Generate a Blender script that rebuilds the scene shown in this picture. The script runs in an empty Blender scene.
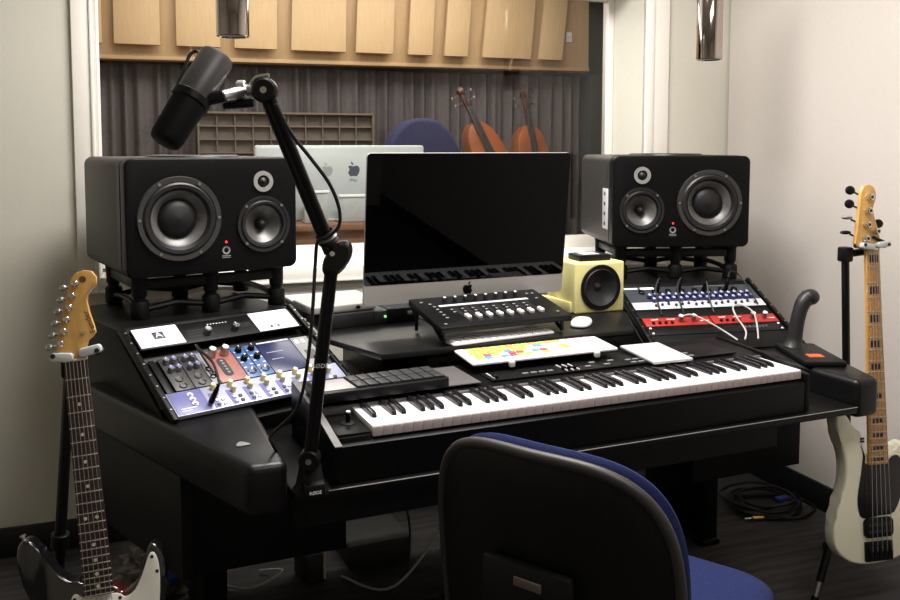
import bpy, bmesh, math, random
from mathutils import Vector, Matrix
random.seed(7)
V = Vector
rad = math.radians
pi = math.pi
sc = bpy.context.scene
col = sc.collection
C2 = lambda v: (v/255/12.92 if v <= 10 else ((v/255+0.055)/1.055)**2.4)

# ------------------------------------------------------------------ materials
def mat(name, rgb, rough=0.5, metal=0.0, var=0.08, scale=30.0, bump=0.0, emit=0.0, coat=0.0, spec=0.5, stretch=None, rgb2=None):
    m = bpy.data.materials.new(name); m.use_nodes = True
    nt = m.node_tree; b = nt.nodes['Principled BSDF']
    c = [C2(v) for v in rgb]
    d = [C2(v) for v in rgb2] if rgb2 else [x*(1-var*2) for x in c]
    tc = nt.nodes.new('ShaderNodeTexCoord'); src = tc.outputs['Object']
    if stretch:
        mp = nt.nodes.new('ShaderNodeMapping'); mp.inputs['Scale'].default_value = stretch
        nt.links.new(src, mp.inputs[0]); src = mp.outputs[0]
    nz = nt.nodes.new('ShaderNodeTexNoise'); nz.inputs['Scale'].default_value = scale; nz.inputs['Detail'].default_value = 4
    nt.links.new(src, nz.inputs['Vector'])
    rp = nt.nodes.new('ShaderNodeValToRGB')
    rp.color_ramp.elements[0].position = .3; rp.color_ramp.elements[1].position = .7
    rp.color_ramp.elements[0].color = (*d, 1); rp.color_ramp.elements[1].color = (*c, 1)
    nt.links.new(nz.outputs['Fac'], rp.inputs[0]); nt.links.new(rp.outputs[0], b.inputs['Base Color'])
    b.inputs['Roughness'].default_value = rough; b.inputs['Metallic'].default_value = metal
    b.inputs['Specular IOR Level'].default_value = spec
    b.inputs['Coat Weight'].default_value = coat; b.inputs['Coat Roughness'].default_value = .08
    if bump:
        bp = nt.nodes.new('ShaderNodeBump'); bp.inputs['Strength'].default_value = bump; bp.inputs['Distance'].default_value = .002
        nt.links.new(nz.outputs['Fac'], bp.inputs['Height']); nt.links.new(bp.outputs[0], b.inputs['Normal'])
    if emit:
        b.inputs['Emission Color'].default_value = (*c, 1); b.inputs['Emission Strength'].default_value = emit
    return m

M = dict(
    wall=mat('wall paint', (206, 202, 189), .85, var=.015, scale=60, bump=.05),
    wallr=mat('right wall paint', (203, 195, 188), .85, var=.015, scale=60, bump=.05),
    ceil=mat('ceiling paint', (235, 232, 225), .9, var=.01),
    trim=mat('white gloss trim', (236, 231, 222), .35, var=.01),
    sill=mat('white sill', (248, 248, 246), .4, var=.01),
    base=mat('navy black baseboard', (18, 18, 22), .5),
    desk=mat('black desk laminate', (13, 12, 12), .42, var=.12, scale=250, bump=.06, spec=.16),
    deskpad=mat('black padded vinyl', (17, 16, 17), .36, var=.15, scale=400, bump=.12, spec=.28),
    deskgrey=mat('charcoal side laminate', (21, 20, 19), .5, var=.1, scale=200, bump=.06, spec=.2),
    desktop=mat('worn black desktop', (22, 21, 20), .36, var=.2, scale=14, bump=.03, spec=.28),
    edge=mat('pale edge highlight', (120, 118, 116), .4),  # painted highlight tone for the shelf front edge
    blk=mat('black satin plastic', (11, 11, 12), .4, spec=.22),
    blkm=mat('black matte plastic', (9, 9, 10), .6, spec=.18),
    blkg=mat('black gloss plastic', (10, 10, 12), .15, spec=.5),
    micbody=mat('grey black microphone body', (62, 60, 59), .42, var=.06, scale=300, spec=.5),
    chairlit=mat('lit shell rim tone', (44, 40, 38), .5, var=.12, scale=200),  # paler tone for light caught on the chair shell edge
    blk2=mat('dark grey satin plastic', (34, 34, 34), .4, spec=.35),
    trackgrey=mat('silver white trackpad', (204, 201, 201), .4, var=.01),
    padgrey=mat('pale grey touch surface', (160, 155, 156), .4),
    rubber=mat('black rubber', (10, 10, 10), .65, spec=.2),
    metalblk=mat('black painted steel', (11, 11, 12), .32, spec=.35),
    spkside=mat('speaker cabinet charcoal', (50, 49, 46), .45, var=.1, scale=200, bump=.04, spec=.3),
    spkface=mat('speaker face black', (8, 8, 9), .4, var=.1, scale=300, bump=.03, spec=.16),
    ring=mat('speaker ring grey', (58, 56, 55), .35, metal=.2),
    surround=mat('speaker rubber surround', (20, 20, 21), .45, spec=.5),
    cone=mat('speaker cone grey', (92, 90, 88), .4, metal=.3, var=.15, scale=60),
    conedark=mat('dust cap black', (16, 15, 15), .5, spec=.4),
    tweet=mat('tweeter plate', (150, 148, 146), .4, metal=.3),
    chrome=mat('chrome', (225, 225, 225), .08, metal=1, var=.02),
    pend=mat('smoked chrome', (176, 166, 160), .07, metal=1, var=.02),
    steel=mat('brushed steel', (190, 188, 186), .3, metal=1, var=.05),
    alu=mat('silver aluminium', (176, 172, 168), .38, metal=.15, var=.02, scale=8),
    alub=mat('bright silver aluminium', (196, 200, 200), .4, metal=.15, var=.04, scale=3),
    white=mat('white plastic', (243, 240, 244), .35, var=.01),
    offw=mat('off white plastic', (222, 218, 216), .4, var=.02),
    keyw=mat('white piano key', (250, 246, 250), .28, var=.01),
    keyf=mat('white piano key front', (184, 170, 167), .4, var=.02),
    keyb=mat('black piano key', (24, 22, 26), .26, spec=.55),
    synth=mat('synth body', (8, 8, 8), .42, var=.08, scale=300, bump=.03, spec=.14),
    synthrim=mat('synth lit edge tone', (98, 95, 94), .38),
    screen=mat('black glass screen', (1, 1, 2), .02, spec=.2, var=0),
    yellow=mat('cream yellow speaker', (228, 219, 150), .42, var=.04, scale=6),
    led=mat('red light', (255, 40, 40), .4, emit=3),
    green=mat('green light', (120, 255, 140), .4, emit=1),
    grey=mat('mid grey', (128, 128, 128), .45),
    dgrey=mat('dark grey module', (48, 48, 50), .45, var=.1),
    red=mat('red faceplate', (164, 40, 34), .38, var=.08),
    salmon=mat('faded red module', (150, 92, 82), .45, var=.12, scale=60),
    blue=mat('blue module', (62, 96, 150), .4, var=.2, scale=90),
    navy=mat('navy blank plate', (24, 30, 72), .3, var=.1),
    lav=mat('silver blue faceplate', (178, 180, 204), .35, metal=.2, var=.1),
    lavd=mat('violet strip', (108, 110, 164), .4, var=.1),
    gearg=mat('grey blue faceplate', (52, 56, 64), .4, var=.08),
    gearw=mat('pale grey faceplate', (205, 205, 210), .38),
    knobblue=mat('blue knob', (34, 44, 110), .35),
    gold=mat('yellow knob', (224, 210, 146), .35, var=.05),
    orange=mat('orange sticker', (226, 96, 56), .5),
    chairb=mat('blue chair fabric', (33, 43, 90), .9, var=.3, scale=350, bump=.5, spec=.2),
    chairp=mat('chair black shell', (10, 10, 10), .48, var=.12, scale=300, bump=.08, spec=.22),
    maple=mat('amber maple', (216, 166, 92), .3, var=.1, scale=8, stretch=(12, 2, 12), coat=.4),
    mapled=mat('amber maple fingerboard', (196, 142, 68), .3, var=.1, scale=8, stretch=(12, 2, 12), coat=.4),
    rose=mat('rosewood', (58, 38, 34), .45, var=.2, scale=10, stretch=(30, 3, 30)),
    cream=mat('cream guitar lacquer', (242, 239, 214), .2, var=.02, coat=.6),
    guard=mat('white pickguard', (226, 224, 214), .3, var=.02),
    guardb=mat('black pickguard', (16, 12, 18), .25),
    fret=mat('fret wire', (215, 210, 200), .25, metal=.7),
    dot=mat('inlay dot', (238, 230, 205), .35),
    wood=mat('pale maple panel', (206, 172, 128), .5, var=.05, scale=5, stretch=(14, 14, 1.5)),
    woodp=mat('pale maple acoustic panel', (208, 175, 130), .5, var=.05, scale=5, stretch=(14, 14, 1.5)),
    brown=mat('brown wood', (150, 105, 72), .5, var=.15, scale=5, stretch=(2, 10, 10)),
    curtain=mat('grey curtain cloth', (104, 97, 97), .95, var=.1, scale=40, spec=.1),
    shelfw=mat('dull tan wood', (120, 107, 92), .7, var=.1),
    shelfd=mat('dull brown wood', (112, 102, 94), .8, var=.12),
    bassw=mat('orange brown varnish', (176, 96, 44), .3, var=.2, scale=6, coat=.5),
    bassd=mat('dark brown varnish', (82, 52, 36), .35, var=.2, scale=6),
    bassn=mat('ebony fingerboard', (62, 58, 58), .3),
    navycloth=mat('navy padded cloth', (44, 46, 84), .85, var=.15, scale=30, bump=.3),
    boxg=mat('pale grey reflection', (178, 180, 180), .6),
    boxb=mat('dusty black box', (38, 37, 38), .6, var=.2, scale=20),
    paper=mat('cream paper', (196, 184, 150), .7),
    bagm=mat('crumpled clear bag', (120, 112, 108), .3, var=.3, scale=30, bump=.8),
    bluep=mat('blue plastic', (40, 52, 130), .4),
    cable=mat('black cable', (17, 17, 18), .5, spec=.45),
    cablew=mat('grey white cable', (190, 186, 180), .5),
    brass=mat('gold plug', (212, 178, 96), .25, metal=.9),
    tan=mat('tan label', (92, 82, 72), .6),
    txtw=mat('white lettering', (225, 225, 225), .5, var=0),
    txtd=mat('dark lettering', (30, 28, 34), .5, var=0),
    txtg=mat('grey lettering', (120, 120, 122), .5, var=0),
    txtb=mat('brown lettering', (110, 74, 36), .5, var=0),
    logog=mat('faint ghost logo from the second pane', (150, 152, 154), .5, var=0),
    logob=mat('blue grey reflected logo', (66, 68, 88), .4, var=.1),
)
KC = {k: mat('key ' + k, v, .5, var=.02) for k, v in dict(yellow=(244, 216, 84), green=(164, 208, 106), orange=(240, 166, 84), red=(222, 84, 98), blue=(100, 150, 206), pink=(236, 190, 214), pale=(205, 226, 244), white=(245, 243, 246), mint=(206, 236, 196)).items()}

def glassmat():
    m = bpy.data.materials.new('clear window glass'); m.use_nodes = True; nt = m.node_tree
    nt.nodes.clear(); o = nt.nodes.new('ShaderNodeOutputMaterial'); mx = nt.nodes.new('ShaderNodeMixShader')
    t = nt.nodes.new('ShaderNodeBsdfTransparent'); t.inputs[0].default_value = (.95, .96, .95, 1)
    g = nt.nodes.new('ShaderNodeBsdfGlossy'); g.inputs['Roughness'].default_value = .01
    fr = nt.nodes.new('ShaderNodeFresnel'); fr.inputs[0].default_value = 1.35
    nt.links.new(fr.outputs[0], mx.inputs[0]); nt.links.new(t.outputs[0], mx.inputs[1]); nt.links.new(g.outputs[0], mx.inputs[2])
    nt.links.new(mx.outputs[0], o.inputs[0]); return m
M['glass'] = glassmat()

def carpetmat():
    m = mat('charcoal striped carpet', (84, 82, 82), .95, var=.25, scale=260, bump=.6, spec=.1)
    nt = m.node_tree; b = nt.nodes['Principled BSDF']; rp = [n for n in nt.nodes if n.type == 'VALTORGB'][0]
    tc = [n for n in nt.nodes if n.type == 'TEX_COORD'][0]
    mp = nt.nodes.new('ShaderNodeMapping'); mp.inputs['Rotation'].default_value = (0, 0, .25); mp.inputs['Scale'].default_value = (1.5, 16, 1)
    n2 = nt.nodes.new('ShaderNodeTexNoise'); n2.inputs['Scale'].default_value = 2.2; n2.inputs['Detail'].default_value = 6
    nt.links.new(tc.outputs['Object'], mp.inputs[0]); nt.links.new(mp.outputs[0], n2.inputs['Vector'])
    r2 = nt.nodes.new('ShaderNodeValToRGB'); r2.color_ramp.elements[0].position = .4; r2.color_ramp.elements[1].position = .62
    r2.color_ramp.elements[0].color = (.8, .8, .8, 1); r2.color_ramp.elements[1].color = (1.22, 1.2, 1.19, 1)
    nt.links.new(n2.outputs['Fac'], r2.inputs[0])
    mm = nt.nodes.new('ShaderNodeMix'); mm.data_type = 'RGBA'; mm.blend_type = 'MULTIPLY'; mm.inputs[0].default_value = 1
    nt.links.new(rp.outputs[0], mm.inputs[6]); nt.links.new(r2.outputs[0], mm.inputs[7])
    nt.links.new(mm.outputs[2], b.inputs['Base Color']); return m
M['carpet'] = carpetmat()

def burstmat():
    m = mat('sunburst lacquer', (90, 30, 20), .14, var=.02, coat=.8)
    nt = m.node_tree; b = nt.nodes['Principled BSDF']; rp = [n for n in nt.nodes if n.type == 'VALTORGB'][0]
    tc = [n for n in nt.nodes if n.type == 'TEX_COORD'][0]
    mp = nt.nodes.new('ShaderNodeMapping'); mp.inputs['Location'].default_value = (0, .62/.26, 0); mp.inputs['Scale'].default_value = (1/.17, 1/.26, 0)
    ln = nt.nodes.new('ShaderNodeVectorMath'); ln.operation = 'LENGTH'
    nt.links.new(tc.outputs['Object'], mp.inputs[0]); nt.links.new(mp.outputs[0], ln.inputs[0])
    e = rp.color_ramp.elements; e[0].position = .15; e[0].color = (C2(190), C2(110), C2(50), 1)
    e[1].position = .72; e[1].color = (.006, .005, .006, 1)
    k = e.new(.5); k.color = (C2(76), C2(16), C2(14), 1)
    nt.links.new(ln.outputs['Value'], rp.inputs[0]); return m
M['burst'] = burstmat()

# ------------------------------------------------------------------ mesh builder
def catmull(p, n=6, closed=False):
    p = [V(q) for q in p]; out = []; L = len(p)
    for i in range(L if closed else L-1):
        if closed: a, b, c, d = p[(i-1) % L], p[i], p[(i+1) % L], p[(i+2) % L]
        else: a, b, c, d = p[max(i-1, 0)], p[i], p[i+1], p[min(i+2, L-1)]
        for k in range(n):
            t = k/n
            out.append(.5*((2*b)+(c-a)*t+(2*a-5*b+4*c-d)*t*t+(3*b-a-3*c+d)*t**3))
    if not closed: out.append(p[-1])
    return out

def smooth2(pts, n=4):
    return [(q.x, q.y) for q in catmull([(x, y, 0) for x, y in pts], n, True)]

class MB:
    def __init__(s, X=None): s.v = []; s.f = []; s.fm = []; s.mats = []; s.X = X
    def mi(s, m):
        m = M[m] if isinstance(m, str) else m
        if m not in s.mats: s.mats.append(m)
        return s.mats.index(m)
    def add(s, vs, fs, m, X=None):
        o = len(s.v); k = s.mi(m)
        for q in vs:
            q = V(q)
            if X is not None: q = X @ q
            if s.X is not None: q = s.X @ q
            s.v.append(q)
        for f in fs: s.f.append([i+o for i in f]); s.fm.append(k)
        return s
    def bm(s, bm, m, X=None):
        bm.verts.index_update()
        s.add([v.co.copy() for v in bm.verts], [[v.index for v in f.verts] for f in bm.faces], m, X); bm.free(); return s
    def box(s, c, d, m, r=0, seg=2, X=None):
        b = bmesh.new(); bmesh.ops.create_cube(b, size=1)
        for v in b.verts: v.co = V((v.co.x*d[0], v.co.y*d[1], v.co.z*d[2]))
        if r: bmesh.ops.bevel(b, geom=b.edges[:], offset=min(r, min(d)*.49), segments=seg, affect='EDGES', profile=.5)
        T = Matrix.Translation(V(c))
        return s.bm(b, m, T if X is None else X @ T)
    def prism(s, poly, z0, z1, m, r=0, seg=2, X=None, axis='z'):
        b = bmesh.new(); vs = [b.verts.new((x, y, z0)) for x, y in poly]; f = b.faces.new(vs)
        e = bmesh.ops.extrude_face_region(b, geom=[f]); up = [g for g in e['geom'] if isinstance(g, bmesh.types.BMVert)]
        for v in up: v.co.z = z1
        if r:
            ed = [g for g in b.edges if abs(g.verts[0].co.z-g.verts[1].co.z) < 1e-7]
            bmesh.ops.bevel(b, geom=ed, offset=r, segments=seg, affect='EDGES', profile=.5)
        bmesh.ops.recalc_face_normals(b, faces=b.faces[:])
        if axis == 'x': X = (X or Matrix()) @ Matrix(((0, 0, 1, 0), (1, 0, 0, 0), (0, 1, 0, 0), (0, 0, 0, 1)))
        return s.bm(b, m, X)
    def lathe(s, prof, m, n=28, X=None, cap=False):
        vs = []; fs = []
        for r, z in prof:
            for i in range(n):
                a = 2*pi*i/n; vs.append((r*math.cos(a), r*math.sin(a), z))
        for j in range(len(prof)-1):
            for i in range(n):
                k = (i+1) % n; fs.append([j*n+i, j*n+k, (j+1)*n+k, (j+1)*n+i])
        if cap and prof[0][0] > 1e-6: fs.append(list(range(n))[::-1])
        if cap and prof[-1][0] > 1e-6: fs.append([(len(prof)-1)*n+i for i in range(n)])
        return s.add(vs, fs, m, X)
    def cyl(s, a, b, r, m, r2=None, n=20, ch=0, X=None):
        a, b = V(a), V(b); d = b-a; L = d.length; r2 = r if r2 is None else r2
        Q = Matrix.Translation(a) @ d.to_track_quat('Z', 'Y').to_matrix().to_4x4()
        pr = [(r, 0), (r2, L)] if not ch else [(r-ch, 0), (r, ch), (r2, L-ch), (r2-ch, L)]
        return s.lathe(pr, m, n, Q if X is None else X @ Q, True)
    def tube(s, pts, r, m, n=8, sm=6, closed=False, X=None):
        rs = r if isinstance(r, (list, tuple)) else None
        P = catmull(pts, sm, closed) if sm else [V(q) for q in pts]
        L = len(P); vs = []; fs = []; up = None
        for i in range(L):
            t = (P[(i+1) % L]-P[i-1]) if (closed or 0 < i < L-1) else (P[1]-P[0] if i == 0 else P[-1]-P[-2])
            if t.length < 1e-9: t = V((0, 0, 1))
            t.normalize()
            if up is None: up = t.orthogonal().normalized()
            up = (up-t*up.dot(t)); up = up.normalized() if up.length > 1e-6 else t.orthogonal().normalized()
            w = t.cross(up)
            if rs:
                x = i/(L-1)*(len(rs)-1); k = min(int(x), len(rs)-2); rr = rs[k]+(rs[k+1]-rs[k])*(x-k)
            else: rr = r
            for j in range(n):
                a = 2*pi*j/n; vs.append(P[i]+(up*math.cos(a)+w*math.sin(a))*rr)
        for i in range(L if closed else L-1):
            for j in range(n):
                k = (j+1) % n; q = (i+1) % L
                fs.append([i*n+j, i*n+k, q*n+k, q*n+j])
        if not closed: fs.append(list(range(n))[::-1]); fs.append([(L-1)*n+j for j in range(n)])
        return s.add(vs, fs, m, X)
    def sphere(s, c, r, m, sc=(1, 1, 1), n=16, X=None):
        pr = [(max(r*math.sin(pi*i/10), 0), -r*math.cos(pi*i/10)) for i in range(11)]; pr[0] = (1e-7, -r); pr[-1] = (1e-7, r)
        T = Matrix.Translation(V(c)) @ Matrix.Diagonal((*sc, 1))
        return s.lathe(pr, m, n, T if X is None else X @ T)
    def pad(s, w, h, t, m, e=4, bulge=1.0, fn=None, back=None, n=48, X=None, lo=1.0):
        """cushion: superellipse outline w x h, thickness t, soft edge; fn(x,y) bends it along z"""
        rings = [0, .35, .6, .78, .9, .96, .99, 1.0]; vs = []; fs = []
        fn = fn or (lambda x, y: 0)
        def out(a):
            c, d = math.cos(a), math.sin(a)
            return (w/2*math.copysign(abs(c)**(2/e), c), h/2*math.copysign(abs(d)**(2/e), d))
        for sg in (1, -1):
            for q in rings[1:]:
                z = t/2*(1-q**6)**.5*sg*(1 if sg > 0 else lo)
                for i in range(n):
                    x, y = out(2*pi*i/n); x *= q; y *= q; vs.append((x, y, z+fn(x, y)))
        k = len(rings)-1; top = len(vs); vs.append((0, 0, t/2+fn(0, 0))); bot = len(vs); vs.append((0, 0, -t/2*lo+fn(0, 0)))
        for side in (0, 1):
            o = side*k*n
            for j in range(k-1):
                for i in range(n):
                    p = (i+1) % n; f = [o+j*n+i, o+(j+1)*n+i, o+(j+1)*n+p, o+j*n+p]; fs.append(f if side == 0 else f[::-1])
            for i in range(n):
                p = (i+1) % n; fs.append([top, i, p] if side == 0 else [bot, o+p, o+i])
        o1 = (k-1)*n; o2 = k*n+(k-1)*n
        for i in range(n):
            p = (i+1) % n; fs.append([o1+i, o2+i, o2+p, o1+p])
        return s.add(vs, fs, m, X)
    def text(s, t, size, m, X, ext=.0006, align='CENTER'):
        cu = bpy.data.curves.new('t', 'FONT'); cu.body = t; cu.size = size; cu.extrude = ext; cu.align_x = align; cu.align_y = 'CENTER'; cu.resolution_u = 3
        o = bpy.data.objects.new('t', cu); col.objects.link(o)
        dg = bpy.context.evaluated_depsgraph_get(); me = bpy.data.meshes.new_from_object(o.evaluated_get(dg))
        s.add([v.co.copy() for v in me.vertices], [list(p.vertices) for p in me.polygons], m, X)
        bpy.data.objects.remove(o); bpy.data.curves.remove(cu); bpy.data.meshes.remove(me); return s
    def build(s, name, parent=None, label=None, ang=38, loc=None):
        me = bpy.data.meshes.new(name); me.from_pydata(s.v, [], s.f)
        for m in s.mats: me.materials.append(m)
        for p, k in zip(me.polygons, s.fm): p.material_index = k; p.use_smooth = True
        b = bmesh.new(); b.from_mesh(me); bmesh.ops.remove_doubles(b, verts=b.verts[:], dist=1e-6); bmesh.ops.recalc_face_normals(b, faces=b.faces[:]); b.to_mesh(me); b.free()
        me.set_sharp_from_angle(angle=rad(ang)); me.update()
        o = bpy.data.objects.new(name, me); col.objects.link(o); o.parent = parent
        if loc: o.location = loc
        if label: o['label'] = label
        return o

def cut(o, holes):
    """bore cylindrical holes (centre, direction, radius, length) into a finished part"""
    c = MB()
    for p, d, r, L in holes: p = V(p); d = V(d); c.cyl(p-d*.01, p+d*L, r, o.data.materials[0], n=48)
    k = c.build('bore', o.parent)
    md = o.modifiers.new('b', 'BOOLEAN'); md.operation = 'DIFFERENCE'; md.solver = 'EXACT'; md.object = k
    dg = bpy.context.evaluated_depsgraph_get(); me = bpy.data.meshes.new_from_object(o.evaluated_get(dg))
    o.modifiers.clear(); o.data = me; bpy.data.objects.remove(k)
    for p in me.polygons: p.use_smooth = True
    me.set_sharp_from_angle(angle=rad(38)); return o

def tag(o, label, cat, group=None, kind=None):
    if label: o['label'] = label
    if cat: o['category'] = cat
    if group: o['group'] = group
    if kind: o['kind'] = kind
    return o
def thing(name, label, cat, loc=(0, 0, 0), rz=0, group=None, X=None, kind=None):
    o = bpy.data.objects.new(name, None); col.objects.link(o); o.empty_display_size = .05
    o.matrix_world = X if X is not None else Matrix.Translation(V(loc)) @ Matrix.Rotation(rz, 4, 'Z')
    return tag(o, label, cat, group, kind)
def cp(o, parent, loc=None, X=None):
    c = o.copy(); col.objects.link(c); c.parent = parent
    if X is not None: c.matrix_local = X
    elif loc: c.location = loc
    return c
def axes(O, x, y, z):
    x, y, z = V(x).normalized(), V(y).normalized(), V(z).normalized()
    return Matrix(((x.x, y.x, z.x, O[0]), (x.y, y.y, z.y, O[1]), (x.z, y.z, z.z, O[2]), (0, 0, 0, 1)))
TR = lambda x, y, z: Matrix.Translation(V((x, y, z)))
RX = lambda a: Matrix.Rotation(a, 4, 'X')
RY = lambda a: Matrix.Rotation(a, 4, 'Y')
RZ = lambda a: Matrix.Rotation(a, 4, 'Z')
XZ = RX(pi/2)      # draws local xy on the vertical xz plane, facing -y
def arc(cx, cy, r, a0, a1, n=10): return [(cx+r*math.cos(a0+(a1-a0)*i/n), cy+r*math.sin(a0+(a1-a0)*i/n)) for i in range(n+1)]
def rrect(x0, y0, x1, y1, r, n=4):
    return arc(x1-r, y0+r, r, -pi/2, 0, n)+arc(x1-r, y1-r, r, 0, pi/2, n)+arc(x0+r, y1-r, r, pi/2, pi, n)+arc(x0+r, y0+r, r, pi, 1.5*pi, n)

# ------------------------------------------------------------------ the room shell
TH = -.057
WX = TR(0, 1.42, 0) @ RZ(TH)          # frame of the window wall: x along the wall, y into the wall
CE = 2.75
def struct(name, mb, X=WX, parent=None):
    o = mb.build(name, parent)
    if parent is None: o.matrix_world = X; o['kind'] = 'structure'
    return o
w = MB()
for x0, x1, z0, z1 in ((-3.2, -1.117, 0, CE), (1.075, 1.80, 0, CE), (-1.117, 1.075, 0, .935), (-1.117, 1.075, 2.13, CE)):
    w.box(((x0+x1)/2, .15, (z0+z1)/2), (x1-x0, .30, z1-z0), 'wall')
struct('wall_back', w)
struct('wall_right', MB().box((1.508+.06, -2.5, CE/2), (.12, 4.98, CE), 'wallr'))
struct('wall_left', MB().box((-3.26, -2.5, CE/2), (.12, 4.98, CE), 'wall'))
struct('wall_front', MB().box((-.85, -5.06, CE/2), (4.9, .12, CE), 'wall'))
struct('floor', MB().box((-.85, -2.4, -.05), (4.95, 5.2, .1), 'carpet'))
struct('ceiling', MB().box((-.85, -2.4, CE+.05), (4.95, 5.4, .1), 'ceil'))
struct('baseboard_back', MB().box((-.85, -.007, .052), (4.7, .014, .104), 'base', .003))
struct('baseboard_right', MB().box((1.508-.007, -2.5, .052), (.014, 4.95, .104), 'base', .003))

win = thing('window_1', None, None, X=WX, kind='structure')
f = MB()
for x0, x1, c0, c1 in ((-1.187, -1.117, -1.130, -1.117), (1.07, 1.187, 1.07, 1.108)):
    f.box(((x0+x1)/2, -.010, 1.54), (x1-x0, .022, 1.27), 'trim', .004)
    f.box(((c0+c1)/2, -.014, 1.54), (c1-c0, .034, 1.27), 'trim', .006)
f.box((0, -.010, 2.18), (2.374, .022, .10), 'trim', .004)
f.build('window_frame', win)
a = MB(); a.box((0, -.010, .932), (2.374, .024, .052), 'trim', .004); a.box((0, -.014, .909), (2.38, .03, .010), 'trim', .003); a.build('apron', win)
s = MB(); s.box((-.012, .135, .948), (2.17, .31, .022), 'sill', .004); s.build('window_sill', win)
g = MB()
for x, w_ in ((-1.112, .010), (1.06, .028)): g.box((x, .272, 1.52), (w_, .05, 1.13), 'trim', .002)
g.box((-.012, .272, .985), (2.16, .05, .055), 'trim', .004); g.box((-.012, .272, 2.10), (2.16, .05, .06), 'trim', .004)
g.build('sash', win)
MB().box((-.02, .272, 1.54), (2.15, .006, 1.12), 'glass').build('glass_pane', win)

# ------------------------------------------------------------------ the live room beyond the window
FY = 3.3
fr = MB(); fr.box((.9, FY+.12, 1.5), (8.4, .12, 3.0), 'dgrey'); struct('wall_far', fr)
struct('wall_fascia', MB().box((.26, FY-.16, 2.50), (4.6, .10, .97), 'wood', .004, X=RY(-.006)).box((.26, FY-.215, 2.03), (4.6, .02, .025), 'wood', .003, X=RY(-.006)))
struct('wall_far_left', MB().box((-3.3, 1.85, 1.5), (.1, 3.1, 3.0), 'wall'))
struct('wall_far_right', MB().box((4.6, 1.85, 1.5), (.1, 3.1, 3.0), 'wall'))
struct('floor_far', MB().box((.7, 1.83, -.05), (7.9, 3.04, .1), 'brown'))
struct('ceiling_far', MB().box((.7, 1.83, 3.05), (7.9, 3.2, .1), 'ceil'))
struct('trim_1', MB().box((2.70, FY-.13, 1.0), (.28, .20, 2.0), 'dgrey', .01))
cu = MB(); vs = []; fs = []; N = 900; rows = 9
for j in range(rows):
    for i in range(N+1):
        x = -3.2+5.85*i/N; zz = 1.995*j/(rows-1)
        y = .026*math.sin(x*58+1.6*math.sin(x*5))+.018*math.sin(x*83+2)+.012*math.sin(x*17+j*.15)
        vs.append((x, FY-.04+y*(.75+.25*(1-j/rows)), zz+.005))
for j in range(rows-1):
    for i in range(N): k = j*(N+1)+i; fs.append([k, k+1, k+N+2, k+N+1])
cu.add(vs, fs, 'curtain'); o = cu.build('curtain', None, ang=80); o.matrix_world = WX
tag(o, 'grey pleated curtain hanging below the pale wood panels in the room beyond the window', 'curtain')
pan = [(-1.52, -1.165), (-1.09, -.794), (-.689, -.395), (-.30, -.002), (.098, .496), (.571, .856), (.973, 1.165), (1.262, 1.451), (1.576, 1.987), (2.057, 2.261)]
words = ['first', 'second', 'third', 'fourth', 'fifth', 'sixth', 'seventh', 'eighth', 'ninth', 'tenth']
for i, (x0, x1) in enumerate(pan):
    z0 = 2.105; z1 = 2.80; k = .03*(i-3)*.6
    b = MB(); y = FY-.262
    X = WX @ TR((x0+x1)/2, y, (z0+z1)/2) @ RX(-.05)
    q = (z1-z0)*.018*max(0, i-2); w2, h2 = (x1-x0)/2, (z1-z0)/2
    b.prism([(-w2, -h2), (w2, -h2), (w2+q, h2), (-w2+q, h2)], -.017, .017, 'woodp', .003, X=XZ)
    o = b.build('acoustic_panel'); o.matrix_world = X
    tag(o, 'pale wood acoustic panel beyond the window, %s from the left' % words[i], 'panel', 'wood acoustic panels on the far wall')
sw = MB(); sw.box((0, 0, 0), (.05, .012, .08), 'white', .003); sw.box((0, -.008, 0), (.012, .01, .024), 'offw', .002)
o = sw.build('light_switch'); o.matrix_world = WX @ TR(2.36, FY-.217, 2.30); tag(o, 'small white switch plate on pale wood wall beyond the window', 'switch')

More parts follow.
